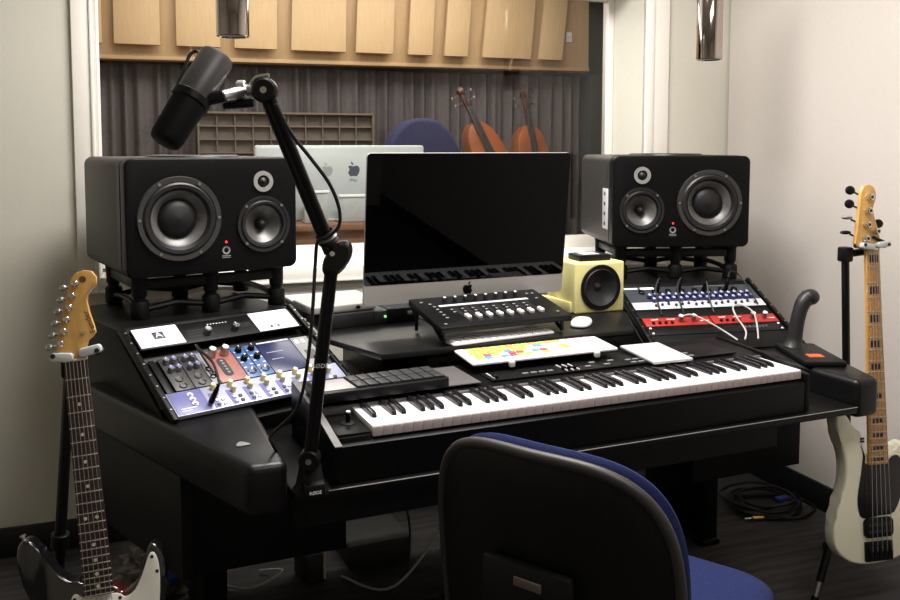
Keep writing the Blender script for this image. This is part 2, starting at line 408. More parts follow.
def double_bass(name, label, ux, uz, lx, lz, off):
    """leaning double bass; (ux,uz) scroll, (lx,lz) neck foot in wall coordinates"""
    top = WX @ V((ux, off, uz)); low = WX @ V((lx, off-.03, lz))
    yv = (top-low).normalized(); z = (WX.to_3x3() @ V((0, -1, 0))); x = yv.cross(z).normalized(); z = x.cross(yv)
    ln = low.z/yv.z
    X = axes(low-yv*ln, x, yv, z); Lb = ln+.0
    t = thing(name, label, 'double bass', X=X, group='double basses')
    S = (Lb-.12)/1.12
    half = [(0, .02), (.16, .03), (.29, .10), (.335, .24), (.31, .38), (.24, .47), (.205, .56), (.215, .66), (.26, .74), (.275, .84), (.27, .95), (.235, 1.04), (.17, 1.10), (.08, 1.135), (0, 1.14)]
    poly = [(x*.50, .12+y*S) for x, y in half]+[(-x*.50, .12+y*S) for x, y in half[::-1][1:-1]]
    MB().prism(smooth2(poly, 3), -.17, .0, 'bassw', .012).build('body', t)
    tl = (top-low).length
    nk = MB(); nk.prism([(-.022, Lb-.06), (.022, Lb-.06), (.014, Lb+tl-.10), (-.014, Lb+tl-.10)], -.02, .012, 'bassd', .006)
    nk.lathe([(.018, -.024), (.032, -.018), (.034, .018), (.018, .024)], 'bassd', 20, TR(0, Lb+tl-.03, -.01) @ RY(pi/2))
    nk.box((0, Lb+tl-.09, -.005), (.036, .12, .036), 'bassd', .01)
    nk.build('neck', t)
    MB().prism([(-.032, Lb-.35), (.032, Lb-.35), (.02, Lb+tl-.16), (-.02, Lb+tl-.16)], .022, .034, 'bassn', .003).build('fingerboard', t)
    br = MB(); br.box((0, .12+.55*S, .05), (.13, .02, .10), 'maple', .006); br.build('bridge', t)
    st = MB()
    for q in (-.018, -.006, .006, .018): st.cyl((q*1.2, .12+.12*S, .06), (q*.6, Lb+tl-.15, .038), .0016, 'steel', n=6)
    st.build('strings', t)
    pg = MB()
    for q in (-1, 1):
        for d in (.05, .11): pg.cyl((q*.02, Lb+tl-d, -.005), (q*.075, Lb+tl-d, -.005), .004, 'bassd', n=8); pg.box((q*.080, Lb+tl-d, -.005), (.012, .022, .005), 'steel', .002)
    pg.build('tuning_pegs', t)
    MB().cyl((0, 0, -.08), (0, .14, -.08), .006, 'steel').build('endpin', t)
double_bass('double_bass', 'orange brown double bass with neck tilted left, in front of the grey curtain', 1.244, 1.84, 1.372, 1.569, 2.65)
double_bass('double_bass', 'orange brown double bass beside the dark column, neck nearly upright', 1.941, 1.859, 1.987, 1.567, 3.05)

cv = MB(); cv.prism(smooth2([(-.36, 0), (-.37, .6), (-.36, 1.2), (-.30, 1.43), (-.16, 1.575), (0, 1.61), (.16, 1.575), (.30, 1.43), (.36, 1.2), (.37, .6), (.36, 0)], 4), -.09, .09, 'navycloth', .03, 3)
o = cv.build('padded_cover'); o.matrix_world = WX @ TR(.90, 2.50, .004) @ XZ @ Matrix.Diagonal((.82, 1, 1, 1))
tag(o, 'dark navy padded cover with a rounded top beyond the window, right of the reflected computer', 'cover')

sh = thing('reflected_shelf', 'dull wooden pigeonhole grid standing in for a window reflection, before the grey curtain', 'shelf', X=WX @ TR(0, 2.95, 0))  # solid copy of a faint grid reflected in the window glass
sf = MB()
for z in (1.66, .01): sf.box((.088, .175, z), (1.28, .07, .014), 'shelfw')
for x in (-.548, .724): sf.box((x, .175, .835), (.012, .07, 1.65), 'shelfw')
sf.build('reflected_frame', sh); MB().box((.088, .2, .835), (1.27, .012, 1.64), 'shelfd').build('back_panel', sh)
for z in (1.565, 1.47, 1.375): MB().box((.088, .18, z), (1.27, .04, .010), 'shelfw').build('reflected_shelf_board', sh)
for i in range(9): MB().box((-.42+i*.127, .18, 1.51), (.007, .04, .29), 'shelfw').build('reflected_divider', sh)

# table and silver computer added beyond the glass, standing for window reflections
tb = thing('reflection_table', 'brown table shape standing in for a brown reflection in the window glass', 'table', X=WX @ TR(-.1, .72, 0))
MB().box((0, .06, 1.06), (1.5, .56, .03), 'brown', .004).build('reflection_tabletop', tb)
MB().box((0, -.16, .97), (1.46, .03, .16), 'brown', .004).build('front_panel', tb)  # front of the table shape added for the brown reflection
for x in (-.7, .7):
    for y in (-.16, .28): MB().box((x, y, .52), (.05, .05, 1.04), 'brown', .004).build('leg', tb)
def apple(mb, size, m, X, flip=False):
    pts = [(.5, .28), (.56, .16), (.5, -.06), (.36, -.34), (.22, -.46), (.08, -.42), (0, -.40), (-.08, -.42), (-.22, -.46), (-.38, -.32), (-.52, .0), (-.50, .26), (-.36, .42), (-.2, .45), (-.02, .38), (.06, .38), (.22, .45), (.38, .41), (.48, .33), (.40, .20), (.37, .08), (.42, -.02), (.53, -.06)]
    pts = [(.46, .35), (.36, .43), (.22, .45), (.06, .39), (-.04, .39), (-.2, .45), (-.36, .42), (-.50, .26), (-.52, .0), (-.38, -.32), (-.22, -.46), (-.08, -.42), (.08, -.42), (.22, -.46), (.36, -.34), (.48, -.10), (.40, -.02), (.36, .10), (.38, .24)]
    k = -1 if flip else 1
    body = [(x*size*k, y*size) for x, y in pts]
    leaf = [(x*size*k, y*size) for x, y in [(0, .50), (.03, .62), (.12, .74), (.24, .79), (.22, .66), (.14, .54)]]
    mb.prism(smooth2(body, 3), 0, .0012, m, X=X); mb.prism(smooth2(leaf, 3), 0, .0012, m, X=X)
fc = thing('reflected_computer', 'silver computer back with dark fruit shaped logo, modelled for the monitor reflection in the window', 'computer', X=WX @ TR(-.085, .70, 1.075))
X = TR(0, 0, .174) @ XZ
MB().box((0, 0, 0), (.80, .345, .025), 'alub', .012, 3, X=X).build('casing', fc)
l1 = MB(); apple(l1, .055, 'logob', TR(.053, -.0132, .228) @ XZ, True); l1.text('iMac', .02, 'logob', TR(.053, -.0135, .185) @ XZ); l1.build('logo', fc, 'dark blue grey logo of the monitor reflection')
l2 = MB(); apple(l2, .05, 'logog', TR(-.072, -.0132, .228) @ XZ, True); l2.text('iMac', .018, 'logog', TR(-.072, -.0135, .188) @ XZ); l2.build('logo', fc, 'faint ghost logo from the second pane')  # ghost logo added for the second pane reflection
ft = MB(); ft.box((0, .05, .006), (.24, .18, .01), 'alub', .004); ft.build('stand', fc)  # stand of the added reflected computer
for (px, dx, dz, n) in ((-.13, .11, .145, 'pale grey flat box standing for a window reflection, left of the other one'), (.07, .20, .125, 'pale grey flat box standing for a window reflection, nearer the desktop monitor')):
    b = MB(); b.box((0, 0, dz/2), (dx, .012, dz), 'boxg', .004); b.box((0, -.004, dz-.006), (dx+.004, .022, .012), 'white', .003); b.box((0, .03, .004), (dx, .07, .008), 'boxg', .003)
    o = b.build('reflected_box'); o.matrix_world = WX @ TR(px-.1, .58, 1.076); tag(o, n, 'box')  # pale boxes built for the reflected foot of the monitor

# ------------------------------------------------------------------ studio desk
dk = thing('studio_desk', 'large black studio desk with two sloped side racks and padded armrests', 'desk')
for sx in (-1, 1):
    poly = [(-.80, -.02), (-.885, -.02), (-1.20, .80), (-.78, .80)]
    if sx > 0: poly = [(-x, y) for x, y in poly[::-1]]
    b = bmesh.new(); vs = [b.verts.new((x, y, .655)) for x, y in poly]; fc_ = b.faces.new(vs)
    e = bmesh.ops.extrude_face_region(b, geom=[fc_])
    for g_ in e['geom']:
        if isinstance(g_, bmesh.types.BMVert): g_.co.z = .765
    bmesh.ops.recalc_face_normals(b, faces=b.faces[:]); bmesh.ops.bevel(b, geom=b.edges[:], offset=.018, segments=4, affect='EDGES', profile=.5)
    MB().bm(b, 'deskpad').build('armrest', dk)
    # side panel and pedestal under the armrest
    ox = lambda y: .875+.385*(y+.02)
    if sx < 0: p = [(-.985, .27), (-1.175, .78), (-1.15, .79), (-.96, .28)]; z0 = .405
    else: p = [(.925, .30), (1.11, .78), (1.085, .79), (.90, .31)]; z0 = .405
    MB().prism(p, z0, .66, 'deskgrey', .003).build('side_panel', dk)
    MB().box((-.785 if sx < 0 else .705, .298, .530), (.40 if sx < 0 else .42, .018, .25), 'blkm', .002).build('front_panel', dk)
    MB().box((sx*.86, .80, .34), (.065, .34, .66), 'desk', .006).build('leg', dk)
    MB().box((sx*.86, .80, .012), (.075, .36, .022), 'metalblk', .005).build('foot_plate', dk)
SL = rad(25.5)
def rackframe(O, toe):
    u = V((math.cos(toe), math.sin(toe), 0)); wv = V((-math.sin(toe), math.cos(toe), 0)); v = wv*math.cos(SL)+V((0, 0, math.sin(SL)))
    return axes(O, u, v, u.cross(v)), axes(O, u, wv, V((0, 0, 1)))
LS, LH = rackframe((-.984, .33, .765), .30)
RS, RH = rackframe((.995-.5*math.cos(.2)-.035, .358+.5*math.sin(.2)-.02, .765), -.20)
# right frame from its measured top corner
vR = V((math.sin(.2)*math.cos(SL), math.cos(.2)*math.cos(SL), math.sin(SL))); uR = V((math.cos(.2), -math.sin(.2), 0))
OR = V((1.042, .692, .93))-uR*.5-vR*.384
RS, RH = rackframe(tuple(OR), -.20)
for SX, HX, wd, x0, RD in ((LS, LH, .52, -.012, .76), (RS, RH, .525, -.012, .76)):
    c = MB(); prof = [(0, -.005), (.347, .165-.005), (.36, .165), (.92, .165), (.92, 0), (0, -.02)]
    c.prism([(.0, -.03), (.347, .153), (.352, .165), (RD, .165), (RD, -.03)], x0, x0+wd, 'desk', .003, axis='x', X=HX)
    c.build('rack_cabinet', dk)
    for x in (x0+.007, x0+wd-.007):
        k = MB(); k.box((x, .188, .004), (.014, .386, .024), 'desk', .003, X=SX)
        for i in range(8): k.cyl((x, .03+i*.045, .015), (x, .03+i*.045, .0175), .0028, 'steel', n=8, X=SX)
        k.build('side_cheek', dk)
MB().prism([(-.46, .375), (.335, .375), (.472, .60), (.490, .66), (.495, 1.10), (-.50, 1.10), (-.535, .60)], .852, .870, 'desktop', .004).build('desktop', dk)
MB().box((0, .86, .76), (.72, .42, .184), 'desk', .004).build('riser', dk)
MB().box((0, .50, .685), (1.58, 1.06, .020), 'desk', .003).build('keyboard_shelf', dk)
MB().box((0, -.0310, .6942), (1.58, .004, .0018), 'edge', .001).build('shelf_highlight', dk)  # pale sliver put on as the highlight along the shelf front
MB().box((-.12, .02, .64), (1.32, .03, .07), 'blkm', .004).build('apron', dk)
MB().box((0, 1.0, .42), (1.70, .02, .5), 'desk', .003).build('back_panel', dk)

# ------------------------------------------------------------------ 88 key synthesizer
sy = thing('keyboard_synthesizer', 'long black 88 key synthesizer on the desk shelf', 'keyboard')
b = MB(); b.prism([(-.012, .697), (-.012, .776), (.0, .782), (.15, .782), (.155, .817), (.19, .822), (.345, .828), (.345, .697)], -.69, .615, 'synth', .003, axis='x'); b.build('body', sy)
b = MB(); b.box((-.038, .152, .806), (1.30, .008, .022), 'synthrim', .003); b.build('lit_panel_edge', sy)  # grey strip put in for the lit front edge of the panel
for x in (-.699, .624):
    b = MB(); b.prism([(-.010, .697), (-.045, .775), (-.045, .788), (.15, .820), (.345, .831), (.345, .697)] if x < 0 else [(-.012, .697), (-.012, .800), (.15, .824), (.345, .832), (.345, .697)], x-.009, x+.009, 'synth', .003, axis='x')
    if x < 0: b.prism([(-.044, .7885), (.15, .8205), (.345, .8315), (.345, .833), (.15, .822), (-.044, .790)], x-.008, x+.008, 'synthrim', axis='x')
    b.build('end_cheek', sy)
WK = .0235
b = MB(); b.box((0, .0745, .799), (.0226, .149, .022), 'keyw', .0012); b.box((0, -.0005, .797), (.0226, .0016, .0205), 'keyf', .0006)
wk = b.build('white_key', sy, loc=(-.611+WK/2, 0, 0))
for i in range(1, 52): cp(wk, sy, (-.611+WK*(i+.5), 0, 0))
b = MB(); b.prism([(.052, .810), (.057, .819), (.066, .8215), (.15, .822), (.15, .808), (.052, .808)], -.0055, .0055, 'keyb', .0012, axis='x')
bk = None; seq = 'ABCDEFG'
for i in range(51):
    if seq[i % 7] in 'ACDFG':
        x = -.611+WK*(i+1)
        if bk is None: bk = b.build('black_key', sy, loc=(x, 0, 0))
        else: cp(bk, sy, (x, 0, 0))
b = MB(); b.box((-.651, .075, .792), (.075, .145, .014), 'synth', .003); b.box((-.651, .0, .775), (.075, .004, .035), 'blk', .001); b.build('control_block', sy)
b = MB(); b.sphere((-.645, .07, .800), .014, 'blkm', (1.3, 1.3, .3)); b.cyl((-.645, .07, .80), (-.645, .066, .826), .0055, 'blkg', ch=.001); b.cyl((-.645, .066, .826), (-.645, .0658, .828), .005, 'offw'); b.build('joystick', sy)
b = MB(); b.box((.155, .258, .8245), (.78, .165, .004), 'blk', .001, X=TR(0, 0, 0)); b.build('control_panel', sy)
bt = MB().box((0, 0, 0), (.018, .008, .004), 'grey', .001).build('button', sy, loc=(-.13, .195, .8285))
for i in range(3): cp(bt, sy, (-.105+i*.024, .195, .8285))
for i in range(4): cp(bt, sy, (.06+i*.03, .195+.03*(i % 2), .8285))
for j in range(2):
    for i in range(9): cp(bt, sy, (.20+i*.024, .185+j*.028, .8285))
for i in range(3): MB().box((-.015+i*.018, .205, .829), (.003, .06, .004), 'offw', .001).box((-.015+i*.018, .195, .832), (.010, .014, .008), 'blk', .002).build('slider', sy)
MB().box((-.225, .205, .829), (.004, .05, .004), 'offw', .001).box((-.22, .19, .832), (.012, .02, .008), 'blkm', .002).build('slider', sy)
MB().box((-.48, .25, .8275), (.42, .17, .003), 'synthrim', .001).build('side_panel', sy)

# pad controller on the synth
X = TR(-.530, .200, .830) @ RZ(.055)
pc = thing('pad_controller', 'black drum pad controller with sixteen pads on the left end of the synthesizer', 'controller', X=X)
MB().prism(rrect(-.165, -.063, .165, .063, .012), 0, .024, 'blk', .004).build('body', pc)
MB().box((-.115, -.004, .0245), (.082, .088, .003), 'padgrey', .001).build('touch_panel', pc, 'pale grey touch panel')
pd = None
for j in range(2):
    for i in range(8):
        loc = (-.057+i*.0285, -.027+j*.050, .0265)
        if pd is None: pd = MB().box((0, 0, 0), (.0255, .045, .006), 'dgrey', .002).build('pad', pc, loc=loc)
        else: cp(pd, pc, loc)

# coloured shortcut keyboard
X = axes((-.030, .310, .852), (1, .012, 0), (-.012, 1, .085), (0, -.085, 1))
ck = thing('computer_keyboard', 'white computer keyboard with colour coded shortcut keys, in front of the fader controller', 'keyboard', X=X)
MB().prism(rrect(-.225, -.060, .225, .060, .006), 0, .006, 'white', .0015).build('body', ck)
pal = {}
kmesh = {}
for j in range(6):
    for i in range(17):
        if j == 4 and i in (13, 14) or (j == 5 and i == 13) : continue
        x = -.212+i*.0248+.004*(j % 2)*(i < 13); y = .046-j*.0185
        if i < 13:
            c = 'yellow' if j <= 1 else random.choice(['yellow', 'red', 'blue', 'orange', 'green', 'white', 'yellow', 'red'])
            if j == 0: c = random.choice(['green', 'yellow', 'orange'])
            if i >= 8 and j > 0: c = random.choice(['pale', 'blue', 'yellow', 'white', 'pale', 'red', 'mint'])
            if j == 5: c = 'white'
            if i == 0: c = 'white'
        else: c = random.choice(['pink', 'pale', 'white', 'pink', 'mint']) if i > 13 else random.choice(['mint', 'green', 'red', 'white'])
        if j == 5 and i in (5, 6, 7):
            if i == 5: MB().box((x+.0248, y, .0075), (.072, .0165, .003), KC['white'], .001).build('space_bar', ck)
            continue
        if c not in kmesh: kmesh[c] = MB().box((0, 0, .0075), (.0200, .0140, .003), KC[c], .0008).build('key', ck, loc=(x, y, 0))
        else: cp(kmesh[c], ck, (x, y, 0))
for x in (-.115, .150): MB().box((x, -.067, -.002), (.016, .012, .016), 'offw', .003).build('foot_block', ck)

# white trackpad
X = axes((.305, .230, .831), (1, .03, .0), (.10, 1, .06), (0, -.06, 1))
tp = MB(); tp.prism([(-.065, -.084), (.063, -.084), (.063, .080), (-.065, .080)], 0, .008, 'trackgrey', .002)
o = tp.build('trackpad'); o.matrix_world = X; tag(o, 'flat white square trackpad lying on the synthesizer panel', 'trackpad')

# ------------------------------------------------------------------ on the centre desktop
X = TR(-.091, .639, .950) @ RZ(.008) @ RX(.107) @ Matrix.Scale(1.03, 4)
im = thing('desktop_monitor', 'large black screened desktop computer with silver chin, middle of the desk', 'computer', X=X)
hh = .4346
c = MB(); c.prism(rrect(-.325, 0, .325, hh, .012), -.007, .0, 'alu', .001, X=XZ); 
c.pad(.62, .41, .012, 'alub', e=5, X=TR(0, .012, hh/2) @ XZ, lo=6, n=40); c.build('casing', im)
MB().prism(rrect(-.3245, .058, .3245, hh-.0005, .011), 0, .0015, 'screen', X=TR(0, -.0005, 0) @ XZ).build('screen', im)
MB().prism([(-.3245, .0575)]+[(.3245, .0575)]+arc(.3125, .012, .012, 0, -pi/2, 4)+arc(-.3125, .012, .012, -pi/2, -pi, 4), 0, .0012, 'alu', X=TR(0, -.0005, 0) @ XZ).build('chin', im)
l = MB(); apple(l, .030, 'blkg', TR(0, -.0018, .029) @ XZ); l.build('logo', im, 'small black fruit shaped logo')
st = thing_x = MB(); Xi = X.inverted()
st.X = Xi @ TR(-.091, .639, 0)
st.prism([(.05, .871), (.05, .876), (.145, .882), (.150, 1.09), (.165, 1.09), (.162, .878), (.24, .876), (.24, .871)], -.10, .10, 'alub', .002, axis='x'); st.build('stand', im)

# second white keyboard under the fader controller
wkb = thing('slim_keyboard', 'slim white computer keyboard tucked under the fader controller', 'keyboard', X=TR(-.088, .426, .8715) @ RZ(.10))
MB().prism(rrect(-.17, -.034, .17, .034, .006), 0, .007, 'white', .002).build('body', wkb)
kk = None
for j in range(3):
    for i in range(14):
        loc = (-.154+i*.0237, -.021+j*.021, .0085)
        if kk is None: kk = MB().box((0, 0, 0), (.021, .0185, .003), 'offw', .001).build('key', wkb, loc=loc)
        else: cp(kk, wkb, loc)

# fader controller on its stand
th = .06; sl = .206
ux = V((math.cos(th), math.sin(th), 0)); vy = V((-math.sin(th)*math.cos(sl), math.cos(th)*math.cos(sl), math.sin(sl)))
fcX = axes((-.072, .395, .917), ux, vy, ux.cross(vy)) @ Matrix.Diagonal((1, 1.16, 1, 1))
fcn = thing('fader_controller', 'black eight fader control surface on a tilted wire stand in front of the monitor', 'controller', X=fcX)
MB().prism(rrect(-.215, 0, .215, .190, .004), -.012, .006, 'blk', .002).build('body', fcn)
MB().box((.0, .128, .0065), (.30, .010, .002), 'gearw', .0005).build('scribble_strip', fcn)
kb = fb = sb = cb = None
for i in range(8):
    x = -.118+i*.0345
    m1 = MB().cyl((0, 0, .006), (0, 0, .020), .0065, 'dgrey', ch=.001).cyl((0, 0, .020), (0, 0, .0206), .004, 'offw')
    if kb is None: kb = m1.build('knob', fcn, loc=(x, .155, 0))
    else: cp(kb, fcn, (x, .155, 0))
    m2 = MB().box((0, .068, .0062), (.010, .090, .0008), 'dgrey').box((0, .068, .0066), (.004, .086, .0008), 'blkm')
    if sb is None: sb = m2.build('fader_slot', fcn, loc=(x+.01, 0, 0))
    else: cp(sb, fcn, (x+.01, 0, 0))
    m3 = MB().box((0, .042, .012), (.014, .022, .012), 'offw', .003).box((0, .042, .0184), (.010, .003, .001), 'txtd')
    if fb is None: fb = m3.build('fader_cap', fcn, loc=(x+.01, 0, 0))
    else: cp(fb, fcn, (x+.01, 0, 0))
    for q in range(2):
        m4 = MB().box((0, 0, .007), (.009, .006, .002), 'grey', .0005)
        if cb is None: cb = m4.build('button', fcn, loc=(x-.006, .085+q*.016, 0))
        else: cp(cb, fcn, (x-.006, .085+q*.016, 0))
for j in range(5): cp(cb, fcn, (-.165, .055+j*.018, 0))
for x, y in ((-.19, .16), (-.17, .145), (.17, .16), (.19, .16), (.185, .03), (-.19, .02), (.18, .125)): cp(cb, fcn, (x, y, 0))
fi = fcX.inverted(); fs_ = MB(fi)
for sx in (-1, 1):
    a0 = fcX @ V((sx*.195, .02, -.012)); a1 = fcX @ V((sx*.195, .175, -.012)); g0 = V((a0.x, a0.y, .8765)); g1 = V((a1.x, a1.y, .8765))
    d = MB(fi)
    for p, q in ((a0, g0), (a1, g1), (a1, a0), (g0, (a0+a1)/2)): d.cyl(p, q, .0055, 'metalblk', n=8)
    d.build('stand_leg', fcn)

ms = MB(); ms.pad(.060, .112, .030, 'white', e=2.6, lo=.35)
o = ms.build('computer_mouse'); o.matrix_world = TR(.225, .490, .8755) @ RZ(-.75); tag(o, 'white wireless mouse beside the fader controller', 'mouse')

ys = thing('cube_speaker', 'small cream yellow cube speaker to the right of the monitor', 'speaker', X=TR(.39, .640, .8705) @ RZ(-.02))
b = MB(); b.box((0, .085, .083), (.186, .17, .166), 'yellow', .006, 3); b.prism([(.10, 0), (.17, 0), (.19, .02), (.19, .165), (.17, .165)], -.093, .093, 'yellow', .004, axis='x')
b.prism([(-.093, .02), (-.093, .165), (-.112, .19), (-.125, .19), (-.105, .10), (-.10, .02)], .001, .036, 'yellow', .003); cut(b.build('cabinet', ys), [((0, -.002, .083), (0, 1, 0), .0655, .03)])
Xf = TR(0, -.001, .083) @ XZ
MB().lathe([(.072, 0), (.076, .004), (.074, .007), (.066, .007), (.064, .004)], 'blkm', 40, Xf).build('driver_ring', ys)
MB().lathe([(.066, .003), (.060, .008), (.053, .003), (.050, .001), (.030, -.012), (.016, -.014), (.012, -.010), (1e-5, -.006)], 'surround', 40, Xf).build('driver_cone', ys)
hd = MB(); hd.box((0, 0, .010), (.115, .085, .020), 'blk', .003); hd.box((-.005, .0, .0203), (.06, .05, .0008), 'offw')
o = hd.build('hard_drive'); o.matrix_world = TR(.395, .715, 1.037) @ RZ(-.05); tag(o, 'small black box with a pale label on top of the yellow speaker', 'hard drive')

# silver and dark boxes left of the monitor
si = thing('audio_interface', 'silver audio interface with a dark diamond logo left of the monitor', 'interface', X=TR(-.452, .735, .8705+.0452) @ RZ(.12))
b = MB(); b.box((0, .08, .013), (.21, .16, .024), 'alu', .005, 3); b.build('body', si)
MB().prism([(-.010, 0), (0, -.007), (.010, 0), (0, .007)], 0, .001, 'blk', X=TR(.045, -.0008, .013) @ XZ).build('logo', si, 'small dark diamond logo')
sb_ = thing('storage_box', 'dark grey box with a green light under the silver interface', 'box', X=TR(-.437, .725, .8705) @ RZ(.12))
MB().box((.025, .075, .022), (.22, .15, .044), 'boxb', .004).build('body', sb_); MB().box((.105, -.001, .024), (.052, .004, .036), 'dgrey', .001).build('front_plate', sb_)
MB().cyl((.115, -.002, .024), (.115, -.006, .024), .004, 'green').build('status_light', sb_)
lp = MB(); lp.box((0, 0, .009), (.26, .16, .016), 'alub', .005, 3); lp.box((0, -.081, .006), (.24, .004, .006), 'blk', .001)
o = lp.build('closed_laptop'); o.matrix_world = TR(-.43, 1.0, .8705+.035) @ RZ(.05); tag(o, 'closed silver laptop on a black box by the window sill', 'laptop')
b = MB(); b.box((0, 0, .017), (.28, .16, .034), 'blkm', .004); o = b.build('laptop_riser'); o.matrix_world = TR(-.43, 1.0, .8705) @ RZ(.05); tag(o, 'low black box under the closed silver laptop', 'box')
b = MB(); b.box((0, .06, .024), (.11, .12, .046), 'blkm', .006); b.box((.020, -.001, .030), (.016, .003, .012), 'grey', .001); o = b.build('small_black_box'); o.matrix_world = TR(-.262, .735, .8705) @ RZ(.05); tag(o, 'small black box with a white mark under the left end of the monitor', 'box')
gb = MB(); gb.box((0, 0, .045), (.26, .03, .09), 'grey', .004); gb.box((0, -.016, .05), (.2, .002, .05), 'dgrey', .001)
o = gb.build('grey_box'); o.matrix_world = TR(-.10, .615, .6955) @ RZ(0); tag(o, 'grey box in the dark gap under the desktop edge, behind the synthesizer', 'box')

# ------------------------------------------------------------------ main monitors on stands
def driver(parent, name, x, z, R, kind):
    X = TR(x, -.001, z) @ XZ
    if kind == 'tweeter':
        d = MB().lathe([(R*.55, .0), (R*.6, .004), (R*.98, .004), (R, 0)], 'tweet', 32, X).build(name, parent)
        MB().lathe([(R*.62, .003), (R*.45, -.002), (R*.42, .001), (R*.3, .006), (1e-5, .009)], 'conedark', 28, X).build('dome', d)
    else:
        d = MB().lathe([(R*.85, -.004), (R*.87, .005), (R*.98, .006), (R, .0)], 'ring' if kind == 'woofer' else 'surround', 48, X).build(name, parent)
        MB().lathe([(R*.87, .002), (R*.81, .008), (R*.73, .007), (R*.66, -.004)], 'surround', 48, X).build('surround', d)
        if kind == 'woofer':
            MB().lathe([(R*.66, -.004), (R*.62, -.006), (R*.45, -.026)], 'cone', 48, X).build('cone', d)
            MB().lathe([(R*.46, -.024), (R*.42, -.015), (R*.28, -.007), (1e-5, -.003)], 'conedark', 40, X).build('dust_cap', d)
        else:
            MB().lathe([(R*.66, -.004), (R*.63, -.006), (R*.18, -.034)], 'cone', 48, X).build('cone', d)
            MB().lathe([(R*.20, -.033), (R*.17, -.018), (R*.1, -.008), (1e-5, -.005)], 'conedark', 28, X).build('phase_plug', d)
        for i in range(6 if kind == 'woofer' else 4):
            a = pi/3*i+.0 if kind == 'woofer' else pi/2*i+pi/4
            MB().cyl((x+R*.93*math.cos(a), -.005, z+R*.93*math.sin(a)), (x+R*.93*math.cos(a), -.0085, z+R*.93*math.sin(a)), .0042, 'steel', n=10).build('screw', d)
def monitor(label, X, sg):
    t = thing('studio_monitor', label, 'speaker', X=X, group='main studio monitors')
    W, D, H_ = .503, .53, .332
    b = MB(); b.box((0, D/2+.030, H_/2), (W, D-.05, H_), 'spkside', .026, 4); b.prism(rrect(-W/2, 0, W/2, H_, .026, 5), -.09, -.055, 'spkside', X=XZ)
    b.build('cabinet', t)
    b = MB(); b.prism(rrect(-W/2+.001, .001, W/2-.001, H_-.001, .024, 6), 0, .054, 'spkface', .005, 3, X=TR(0, .054, 0) @ XZ); fb_ = b.build('front_baffle', t)
    cut(fb_, [((sg*-.103, 0, H_*.485), (0, 1, 0), .120*.86, .040), ((sg*.145, 0, H_*.405), (0, 1, 0), .083*.86, .040), ((sg*.145, 0, H_*.785), (0, 1, 0), .018, .02)])
    driver(t, 'woofer', sg*-.103, H_*.485, .120, 'woofer'); driver(t, 'midrange', sg*.145, H_*.405, .083, 'mid'); driver(t, 'tweeter', sg*.145, H_*.785, .031, 'tweeter')
    MB().cyl((sg*.030, .0, .088), (sg*.030, -.002, .088), .0032, 'led').build('status_light', t)
    b = MB(); b.lathe([(.007, 0), (.012, .001), (.012, 0)], 'txtg', 18, TR(sg*.030, 0, .064) @ XZ); b.box((sg*.030, -.0004, .048), (.026, .001, .003), 'txtg'); b.box((sg*.030, -.0004, .043), (.026, .001, .002), 'txtg'); b.build('badge', t)
    b = MB(); b.lathe([(.10, 0), (.125, .003), (.13, .006), (.135, .004), (.137, 0)], 'surround', 48, TR(0, .20, H_)); b.lathe([(.10, .001), (.06, .004), (1e-5, .005)], 'blk', 40, TR(0, .20, H_)); b.build('top_driver', t)
    if sg < 0:
        b = MB(); b.box((-W/2-.001, .10, .135), (.004, .075, .15), 'gearw', .002)
        for i in range(4): b.cyl((-W/2-.003, .10, .08+i*.037), (-W/2-.005, .10, .08+i*.037), .007, 'txtd', n=12)
        b.build('connector_plate', t, 'pale connector plate with four round holes')
    return t
def isostand(label, X):
    t = thing('speaker_stand', label, 'stand', X=X, group='speaker isolation stands')
    lg = None
    for x in (-.205, .0, .205):
        for y in (.055, .36):
            m = MB().lathe([(.024, 0), (.026, .004), (.026, .044), (.023, .050), (.017, .052), (.017, .060), (.021, .064), (.022, .108), (.024, .1185)], 'blkm', 24)
            if lg is None: lg = m.build('leg', t, loc=(x, y, 0))
            else: cp(lg, t, (x, y, 0))
    b = MB()
    for y in (.055, .36): b.box((0, y, .095), (.41, .026, .030), 'blk', .006)
    for x in (-.205, .205): b.box((x, .2075, .095), (.026, .305, .030), 'blk', .006)
    b.build('top_frame', t)
    b = MB()
    for y in (.055, .36):
        for x0, x1 in ((-.205, 0), (0, .205)): b.tube([(x0, y, .022), (x0*.6+x1*.4, y, .034), ((x0+x1)/2, y, .036), (x0*.4+x1*.6, y, .034), (x1, y, .022)], .009, 'blk')
    for x in (-.205, .205): b.tube([(x, .055, .022), (x, .14, .034), (x, .2075, .036), (x, .28, .034), (x, .36, .022)], .009, 'blk')
    b.build('bottom_frame', t)
LX = TR(-.819, .782, 1.0505) @ RZ(.183); RXm = TR(.825, .782, 1.0505) @ RZ(-.347)
monitor('large black three way studio monitor on the left side of the desk', LX, 1)
monitor('large black three way studio monitor with side connector plate, right side of desk', RXm, -1)
isostand('black isolation stand under the left studio monitor', TR(-.819, .782, .931) @ RZ(.183))
isostand('black isolation stand under the right studio monitor', TR(.825, .782, .931) @ RZ(-.347))

# ------------------------------------------------------------------ rack gear
def rk(name, label, cat, SX, x, y, group=None): return thing(name, label, cat, X=SX @ TR(x, y, .0075), group=group)
def knob(parent, x, y, r, h, m, cap=None, name='knob', z=.002):
    b = MB().cyl((0, 0, z), (0, 0, z+h), r, m, r2=r*.88, ch=min(.0012, r*.3), n=16)
    if cap: b.cyl((0, 0, z+h), (0, 0, z+h+.0006), r*.7, cap, n=12)
    b.box((0, r*.5, z+h+.0005), (r*.2, r*.7, .0008), 'txtw' if m != 'white' else 'txtd')
    return b.build(name, parent, loc=(x, y, 0))
